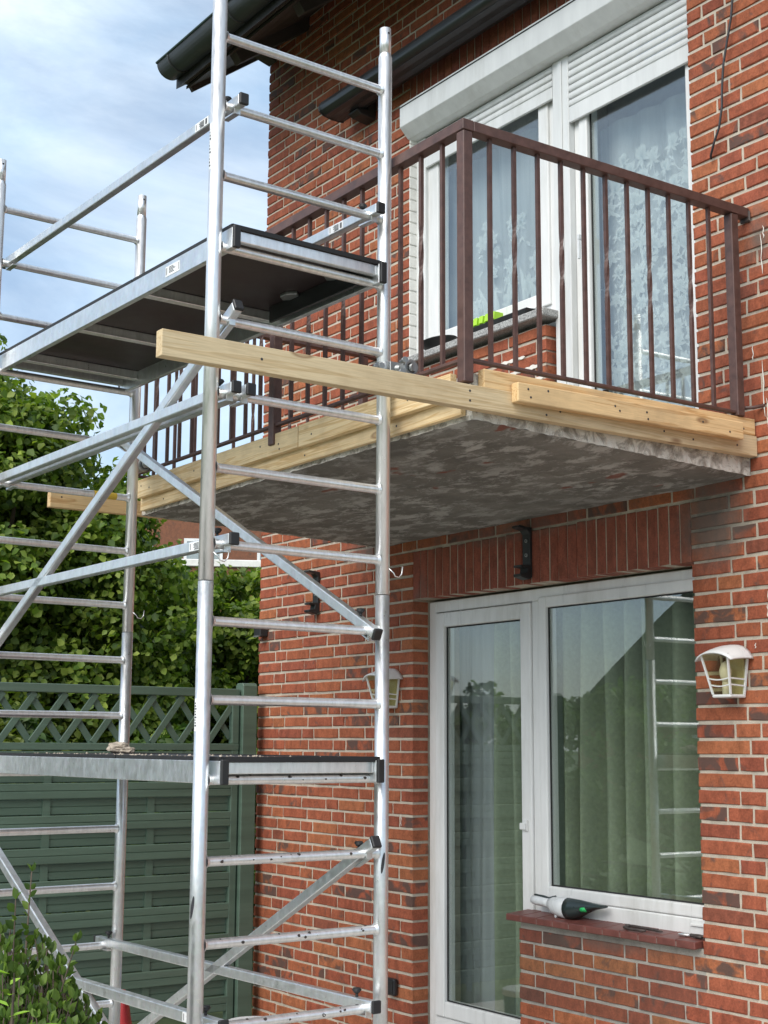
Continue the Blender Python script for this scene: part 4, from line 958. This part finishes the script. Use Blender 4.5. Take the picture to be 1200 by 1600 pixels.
pr_ = thing('pruning_shears', 'small shiny pruning shears at the right end of the red sill', 'shears', (-4.0, .03, .869))
mb = MB(); mb.path([(-.06,.0,.008),(-.04,.010,.010),(-.015,.008,.010),(.0,.0,.009)], [.003,.006,.007,.006], 8); mb.path([(-.06,-.004,.008),(-.04,-.014,.010),(-.015,-.010,.010),(.0,.0,.009)], [.003,.005,.006,.006], 8); mb.build('blade', M['alu'], pr_)
mb = MB(); mb.path([(.0,.0,.010),(.04,.008,.010),(.075,.006,.009)], [.006,.007,.005], 8); mb.path([(.0,.0,.010),(.04,-.010,.010),(.07,-.014,.009)], [.006,.007,.005], 8); mb.build('handle', M['iron'], pr_)
SZ = 3.5635
tr = thing('black_tray', 'flat black plastic tray lying on the granite window sill', 'tray', (-5.10, .01, SZ))
mb = MB(); mb.loft([[(-.24,-.045,0),(.24,-.045,0),(.24,.045,0),(-.24,.045,0)], [(-.26,-.053,.028),(.26,-.053,.028),(.26,.053,.028),(-.26,.053,.028)], [(-.252,-.046,.028),(.252,-.046,.028),(.252,.046,.028),(-.252,.046,.028)], [(-.236,-.041,.006),(.236,-.041,.006),(.236,.041,.006),(-.236,.041,.006)]], False); mb.build('tray_shell', M['black'], tr, .002)
gb = thing('green_planter_clip', 'lime green plastic rack with slots lying in the black tray', 'rack', (-5.22, .005, SZ+.0275))
mb = MB(); mb.box(-.13, .13, -.030, .030, 0, .010); mb.build('base', M['limegreen'], gb, .003)
for k in range(6):
    mb = MB(); mb.prism([(-.036,.0105),(.030,.0105),(.026,.050),(-.030,.050)], 'x', -.125+.044*k, -.097+.044*k); mb.build('rib', M['limegreen'], gb, .002)
wr_ = thing('folded_cloth', 'pale folded cleaning cloth at the end of the black tray', 'cloth', (-4.90, .03, SZ+.028))
mb = MB(); ell_loft(mb, [(-.06,.010,.010,.008),(-.04,.014,.022,.014),(.0,.016,.025,.016),(.04,.012,.022,.012),(.055,.010,.012,.008)], 12); mb.build('fold', M['sticker'], wr_)
bw = thing('black_bowl', 'shallow black bowl standing on the left end of granite sill', 'bowl', (-5.58, .005, SZ))
mb = MB(); n = 32; mb.loft([[(r*math.cos(2*math.pi*i/n)*1.5, r*math.sin(2*math.pi*i/n)*.85, z) for i in range(n)] for r, z in ((.040,.0),(.062,.012),(.082,.044),(.085,.047),(.078,.044),(.054,.014),(.001,.008))], True); mb.build('shell', M['black'], bw)

# ------------------------------------------------------------------ garden fence, square to the facade
FX = -7.28
fence = thing('garden_fence', 'dark green board fence with diamond lattice top running out from house corner', 'fence', (FX, -.1, 0))
FP = Vector((-FX, .1, 0))
def fp(mb, name, parent=None, bevel=.003):
    o = mb.build(name, M['green'], parent or fence, bevel)
    if parent is None: o.location = FP
    return o
def panel(y0, y1):
    """one fence panel from y0 (towards house) to y1 (negative, towards garden)"""
    mb = MB(); mb.box(FX-.022, FX+.022, y1, y0, 1.862, 1.908); fp(mb, 'top_rail'); mb = MB(); mb.box(FX-.022, FX+.022, y1, y0, 1.560, 1.598); fp(mb, 'middle_rail')
    for yy in (y0-.023, y1+.023): mb = MB(); mb.box(FX-.021, FX+.021, yy-.022, yy+.022, 1.5985, 1.8615); fp(mb, 'lattice_stile'); mb = MB(); mb.box(FX-.021, FX+.021, yy-.022, yy+.022, .08, 1.5595); fp(mb, 'panel_stile')
    a, b = y1+.046, y0-.046; h0, h1 = 1.600, 1.860; H = h1-h0; pit = .173
    for sgn, xo in ((1, .0065), (-1, -.0065)):
        k = math.floor((a-H-b)/pit)-2
        while True:
            s0 = a+k*pit; k += 1
            if s0-H*1.0 > b+.5: break
            # line y = s0 + sgn*(z-h0)*.72
            t0, t1 = 0., 1.
            yA, yB = s0, s0+sgn*H*.72
            if sgn > 0:
                if yB < a or yA > b: continue
            else:
                if yA < a or yB > b: continue
            def clip(t): return min(max(t, 0), 1)
            if yB != yA:
                ta, tb = (a-yA)/(yB-yA), (b-yA)/(yB-yA); lo_, hi_ = clip(min(ta, tb)), clip(max(ta, tb))
            if hi_-lo_ < .06: continue
            p = Vector((FX+xo, yA+(yB-yA)*lo_, h0+H*lo_)); q = Vector((FX+xo, yA+(yB-yA)*hi_, h0+H*hi_))
            mb = MB(); mb.bar(p, q, .011, .035, (0,1,0) if False else (0,0,1)); fp(mb, 'lattice_strip', None, .0015)
    # boards: alternate rows in front of and behind the battens
    pitch = .0835; z = 1.556; k = 0
    while z-pitch > .09:
        z0, z1 = z-pitch+.001, z-.001; front = (k % 2 == 0)
        xo = .0125 if front else -.0125
        pr = []
        x_ = FX+xo
        def prof(s):  # one board with a V-groove at mid height and eased edges
            zm = (z0+z1)/2; o_ = .008*s
            return [(x_-o_, z0), (x_+o_*.6, z0), (x_+o_, z0+.004), (x_+o_, zm-.004), (x_+o_*.45, zm), (x_+o_, zm+.004), (x_+o_, z1-.004), (x_+o_*.6, z1), (x_-o_, z1)]
        mb = MB(); P_ = prof(1); mb.loft([[(u, a-.0005, v) for u, v in P_], [(u, b+.0005, v) for u, v in P_]], False); fp(mb, 'fence_board', None, 0); z -= pitch; k += 1
    for dy in (.53, 1.13, 1.66):
        yy = y0-dy; mb = MB(); mb.box(FX-.0040, FX+.0042, yy-.021, yy+.021, .09, 1.558); fp(mb, 'batten', None, 0)
def fpost(yy): mb = MB(); mb.prism([(-.046,0),(.046,0),(.046,1.925),(.032,1.942),(-.032,1.942),(-.046,1.925)], 'y', -.046, .046); mb.v = [(v[0]+FX, v[1]+yy, v[2]) for v in mb.v]; fp(mb, 'post', None, .003)
fpost(-.105)
yv = -.160
for _ in range(1):
    panel(yv, yv-1.80); fpost(yv-1.855); yv -= 1.91

# ------------------------------------------------------------------ plants
def leaves(centers, radii, n, size, seed, aspect=.62, up=.55, hollow=.35):
    """leaf faces spread over clump ellipsoids; two triangles folded on the midrib"""
    r_ = np.random.default_rng(seed); centers = np.asarray(centers, float); radii = np.asarray(radii, float)
    wt = (radii**2).sum(1) if radii.ndim > 1 else radii**2
    idx = r_.choice(len(centers), n, p=wt/wt.sum())
    d = r_.normal(size=(n, 3)); d /= np.linalg.norm(d, axis=1)[:, None]
    rad = (hollow+(1-hollow)*r_.random(n)**.45)[:, None]
    rr = radii[idx] if radii.ndim > 1 else radii[idx][:, None]
    P = centers[idx]+d*rad*rr*(1+.25*r_.normal(size=(n, 1))*.5)
    nrm = d*.7+np.array([0, 0, up])+r_.normal(size=(n, 3))*.55; nrm /= np.linalg.norm(nrm, axis=1)[:, None]
    a = np.cross(nrm, r_.normal(size=(n, 3))); a /= np.linalg.norm(a, axis=1)[:, None]; a[:, 2] -= .35; a /= np.linalg.norm(a, axis=1)[:, None]
    b = np.cross(nrm, a); b /= np.linalg.norm(b, axis=1)[:, None]
    s = size*(.6+.7*r_.random(n))[:, None]; w = aspect*s*.5
    base, tip = P-a*s*.5, P+a*s*.5; fold = nrm*w*.35
    l1, r1 = P-a*s*.12+b*w+fold, P-a*s*.12-b*w+fold; l2, r2 = P+a*s*.2+b*w*.72+fold*.6, P+a*s*.2-b*w*.72+fold*.6
    V = np.stack([base, l1, l2, tip, r2, r1], 1).reshape(-1, 3)
    o = np.arange(n)[:, None]*6
    F1 = np.concatenate([o+np.array([[0, 3, 2, 1]]), o+np.array([[0, 5, 4, 3]])])
    return V, F1
def tree(name, label, base, h, blobs, n, size, mat, seed, trunk_r=.09, group=None, cat='tree', aspect=.8):
    """blobs: (dx,dy,z,rx,ry,rz) relative to the base"""
    t = thing(name, label, cat, base, 0, group); r_ = random.Random(seed)
    cs = []; rs = []
    for bx, by, bz, rx, ry, rz in blobs:
        for _ in range(max(6, int(28*rx*ry*rz/.25))):
            while True:
                q = Vector((r_.uniform(-1, 1), r_.uniform(-1, 1), r_.uniform(-1, 1)))
                if q.length < 1: break
            q = q.normalized()*q.length**.4
            s = r_.uniform(.16, .34)*min(1.3, max(.5, rx)); cs.append((bx+q.x*rx, by+q.y*ry, bz+q.z*rz)); rs.append((s, s, s*.8))
    V, F_ = leaves(cs, rs, n, size, seed, aspect); fast_mesh('crown', V, F_, M[mat], t)
    mb = MB(); top = h*.75
    mb.path([(0,0,0),(.03,.02,h*.25),(-.02,.03,h*.5),(.02,0,top)], [trunk_r, trunk_r*.8, trunk_r*.55, trunk_r*.25], 10); mb.build('trunk', M['bark'], t)
    mb = MB()
    for c in r_.sample(cs, min(26, len(cs))):
        z0 = r_.uniform(.25, .7)*min(c[2], top); p0 = Vector((0, 0, z0)); p1 = Vector(c)
        m_ = p0.lerp(p1, .5)+Vector((r_.uniform(-.1, .1), r_.uniform(-.1, .1), .12)); mb.path([p0, m_, p1], [trunk_r*.35, trunk_r*.22, trunk_r*.08], 6)
    mb.build('limbs', M['bark'], t)
    return t
tree('leafy_tree', 'tall broad-leaved green tree rising behind the garden fence', (-10.3, -.55, 0), 4.6, [(0,-.6,2.9,1.0,1.1,1.5),(.1,-1.2,3.9,.8,.8,.95),(0,.3,3.0,.9,.8,1.1),(.2,.75,2.3,.8,.7,.95),(0,0,1.5,1.0,1.4,.9),(0,-.7,4.2,.5,.6,.5),(0,.05,4.2,.25,.35,.45),(.1,.55,3.5,.3,.3,.35)], 125000, .060, 'leaf', 5, .11)
tree('leafy_tree', 'lower bright green tree between the tall tree and house corner', (-10.6, 1.65, 0), 3.4, [(0,-.2,2.2,.8,.85,.75),(.3,.45,1.75,.7,.6,.7),(0,-.3,1.2,.9,1.0,.8),(.2,.5,2.35,.45,.4,.45),(.2,.55,2.85,.35,.35,.4),(.3,.2,2.7,.4,.4,.4)], 80000, .058, 'leaf', 8, .08)
tree('dark_tree', 'dark shaded tree filling the gap behind the lattice fence', (-12.4, .6, 0), 4.2, [(0,-1.6,2.3,1.2,1.5,1.7),(0,.4,2.0,1.2,1.3,1.4),(0,1.9,1.5,.9,.9,1.2),(0,-1.2,1.0,1.0,1.6,1.0)], 60000, .085, 'leafdark', 9, .12)
tree('yellow_shrub', 'yellow-green shrub showing through the fence lattice', (-8.5, -1.15, 0), 1.9, [(0,-.25,1.45,.4,.55,.38),(0,.2,1.35,.35,.45,.35),(0,0,.8,.45,.8,.6)], 9000, .06, 'leafyellow', 12, .03, None, 'shrub', .5)
tree('green_shrub', 'dense green shrub behind the fence near the house corner', (-8.6, .25, 0), 1.9, [(0,-.2,1.4,.4,.5,.4),(.1,.5,1.3,.4,.4,.4),(0,0,.8,.5,.8,.6)], 8000, .07, 'leafdark', 13, .03, None, 'shrub', .6)
tree('garden_hedge', 'long dark green hedge along the far side of the garden fence', (-8.85, -5.2, 0), 1.9, [(rl.uniform(-.1,.1),-4+.62*i,1.5,.55,.55,.55+.06*math.sin(i*1.9)) for i in range(14)]+[(0,-4+.8*i,.7,.55,.7,.7) for i in range(11)], 70000, .075, 'leafdark', 31, .05, None, 'hedge', .6)
# bush close to the camera: stems with leaves in whorls
def bush():
    t = thing('garden_bush', 'leafy garden bush with oval leaves in front of the scaffold brace', 'shrub', (-3.86, -2.80, 0)); r_ = random.Random(17)
    mb = MB(); pts = []
    stems = []
    for i in range(1700):
        a = r_.uniform(0, 2*math.pi); q = r_.random()**.42; R_ = .35
        base = Vector((.12*math.cos(a), .12*math.sin(a), .05)); hh = r_.uniform(.72, 1.12)*(1-.30*q*q)
        tip = Vector((R_*q*math.cos(a), R_*q*math.sin(a), hh))
        mid = base.lerp(tip, .55)+Vector((r_.uniform(-.10, .10), r_.uniform(-.10, .10), .05)); stems.append((base, mid, tip))
    stems.append((Vector((.05,.1,.4)), Vector((.06,.08,.95)), Vector((.06,.09,1.255)))); stems.append((Vector((.05,.05,.4)), Vector((.12,.12,.8)), Vector((.19,.17,1.08))))
    stems.append((Vector((.05,.1,.4)), Vector((.03,.06,.90)), Vector((.03,.06,1.18))))
    LP = []; LD = []
    for b0, m0, t0 in stems:
        mb.path([b0, m0, t0], [.005, .0032, .0016], 5)
        for k in range(26):
            u = .25+.75*(k//2)/13+r_.uniform(-.02, .02); u = min(u, 1.0); p = (1-u)**2*b0+2*u*(1-u)*m0+u*u*t0; dr = (2*(1-u)*(m0-b0)+2*u*(t0-m0)).normalized()
            side = dr.orthogonal().normalized(); ang = r_.uniform(0, 6.28); side = Matrix.Rotation(ang, 3, dr) @ side
            LP.append(p); LD.append((dr*.75+side*.8+Vector((0,0,.15))).normalized())
        for k in range(3): LP.append(t0); LD.append((Vector((r_.uniform(-.5,.5), r_.uniform(-.5,.5), 1))).normalized())
    mb.build('stems', M['bark'], t)
    LP = np.array([tuple(p) for p in LP]); LD = np.array([tuple(d) for d in LD]); n = len(LP); rg = np.random.default_rng(3)
    nr = np.cross(LD, rg.normal(size=(n, 3))); nr[:, 2] = np.abs(nr[:, 2])+.3; nr -= LD*(nr*LD).sum(1)[:, None]; nr /= np.linalg.norm(nr, axis=1)[:, None]; bb = np.cross(nr, LD)
    s = (.022+.016*rg.random(n))[:, None]; w = s*.30; f = nr*w*.3
    V = np.stack([LP, LP+LD*s*.35+bb*w+f, LP+LD*s*.7+bb*w*.8+f, LP+LD*s-nr*s*.08, LP+LD*s*.7-bb*w*.8+f, LP+LD*s*.35-bb*w+f], 1).reshape(-1, 3); o = np.arange(n)[:, None]*6
    fast_mesh('foliage', V, np.concatenate([o+np.array([[0,3,2,1]]), o+np.array([[0,5,4,3]])]), M['leafbush'], t)
bush()
def young(loc, label, seed):
    t = thing('young_plant', label, 'plant', loc, 0); r_ = random.Random(seed); mb = MB(); st = MB()
    st.path([(0,0,0),(.01,.0,.4),(0,.01,.80)], [.006,.005,.003], 6); st.build('stem', M['bark'], t)
    for k in range(16):
        z = .45+.36*k/15; a = k*2.4; d = Vector((math.cos(a), math.sin(a), .45)).normalized(); p = Vector((0,0,z)); s = r_.uniform(.06, .095)*(1.15-.5*(k/15)); b = d.cross(Vector((0,0,1))).normalized(); w = s*.19; dn = Vector((0,0,-s*.2))
        V = [p, p+d*s*.35+b*w, p+d*s*.7+b*w*.8+dn*.4, p+d*s+dn, p+d*s*.7-b*w*.8+dn*.4, p+d*s*.35-b*w]; mb.add(V, [(0,3,2,1),(0,5,4,3)])
    mb.build('leaves', M['leafbright'], t)
young((-3.314,-2.94,.26), 'bright yellow-green young plant at the lower edge of the bush', 4); young((-3.147,-2.866,.16), 'taller bright green shoot in front of the dark bush', 6)

# ------------------------------------------------------------------ buildings beyond
def far_house(name, label, loc, rz, w, d, h, roof_h, windows, mat='farbrick', coping=False, ridge_along='x'):
    t = thing(name, label, 'house', loc, rz)
    mb = MB(); mb.box(-w/2, w/2, 0, d, 0, h); body = mb.build('walls', M[mat], t)
    if coping:
        mb = MB(); mb.box(-w/2-.05, w/2+.05, -.05, d+.05, h, h+.12); mb.build('coping', M['paintwhite'], t, .01)
    if roof_h:
        mb = MB()
        if ridge_along == 'x': mb.prism([(-.5, h-.1), (d+.5, h-.1), (d/2, h+roof_h)], 'x', -w/2-.3, w/2+.3)
        else: mb.prism([(-w/2-.4, h-.15), (w/2+.4, h-.15), (0, h+roof_h)], 'y', -.3, d+.3)
        r = mb.build('roof', M['slate'], t)
        mb = MB(); mb.box(-.3, .3, d/2-.25, d/2+.25, h+roof_h*.55, h+roof_h+.7); mb.build('chimney', M['farbrick'], r)
    for x, z, ww, hh in windows:
        mb = MB(); frame_rect(mb, x-ww/2, x+ww/2, z, z+hh, .07, -.03, .01); mb.box(x-.03, x+.03, -.029, .01, z+.071, z+hh-.071); f = mb.build('window', M['white'], t)
        mb = MB(); mb.box(x-ww/2+.05, x+ww/2-.05, -.012, -.006, z+.05, z+hh-.05); mb.build('pane', M['glass'], f)
        mb = MB(); mb.box(x-ww/2+.06, x+ww/2-.06, -.0055, -.001, z+.06, z+hh-.06); mb.build('blind', M['room'], f)
    return t
AZ = math.radians(118)
far_house('neighbour_house', 'brick house with white coping glimpsed between trees and house corner', (-21.0, 7.0, 0), math.radians(62), 5.2, 6, 4.5, 0, [(-.9,2.4,.9,1.2),(.9,2.4,.8,1.2),(-.9,.7,1.0,1.1),(1.7,1.0,.8,1.1)], coping=True)
far_house('terrace_house', 'taller pale-windowed house behind the coping of the neighbour house', (-29.0, 12.0, 0), math.radians(62), 6.5, 7, 7.0, 0, [(-2.6,5.1,.9,1.2),(-1.0,5.1,.9,1.2),(.7,5.1,.9,1.2),(2.2,5.1,.9,1.2)])
far_house('garden_neighbour', 'dark roofed house across the gardens, seen only as window reflection', (-17.6, -18.0, 0), math.radians(135), 9.4, 9, 2.1, 5.1, [(-2,.6,1.2,1.2),(2,.6,1.2,1.2)], ridge_along='y')

# ------------------------------------------------------------------ things on the patio
bk_ = thing('red_bag', 'narrow red cover bag standing folded on the patio behind scaffold pole', 'bag', (-6.40, -1.235, .03)); n = 28
def bag_ring(rx, ry, z, k): return [((rx+.006*math.sin(3*2*math.pi*i/n+k))*math.cos(2*math.pi*i/n), (ry+.006*math.sin(4*2*math.pi*i/n+k*2))*math.sin(2*math.pi*i/n), z) for i in range(n)]
mb = MB(); mb.loft([bag_ring(.06,.045,0,0), bag_ring(.07,.05,.12,1), bag_ring(.06,.048,.28,2), bag_ring(.05,.035,.38,3), bag_ring(.058,.012,.43,4)], True); mb.build('shell', M['red'], bk_)
mb = MB(); mb.path([(.0,-.03,.40),(.02,-.055,.30),(.045,-.05,.20),(.05,-.05,.08)], .006, 8); mb.build('strap', M['red'], bk_)
bl_ = thing('blue_tub', 'blue plastic tub with white lid on the patio by fence', 'tub', (-6.05, -.72, .03))
mb = MB(); mb.loft([[(r*math.cos(2*math.pi*i/n), r*math.sin(2*math.pi*i/n), z) for i in range(n)] for r, z in ((.11,0),(.13,.26))], True); mb.build('shell', M['blue'], bl_)
mb = MB(); mb.loft([[(r*math.cos(2*math.pi*i/n), r*math.sin(2*math.pi*i/n), z) for i in range(n)] for r, z in ((.136,.262),(.138,.285),(.128,.292))], True); mb.build('lid', M['sticker'], bl_)
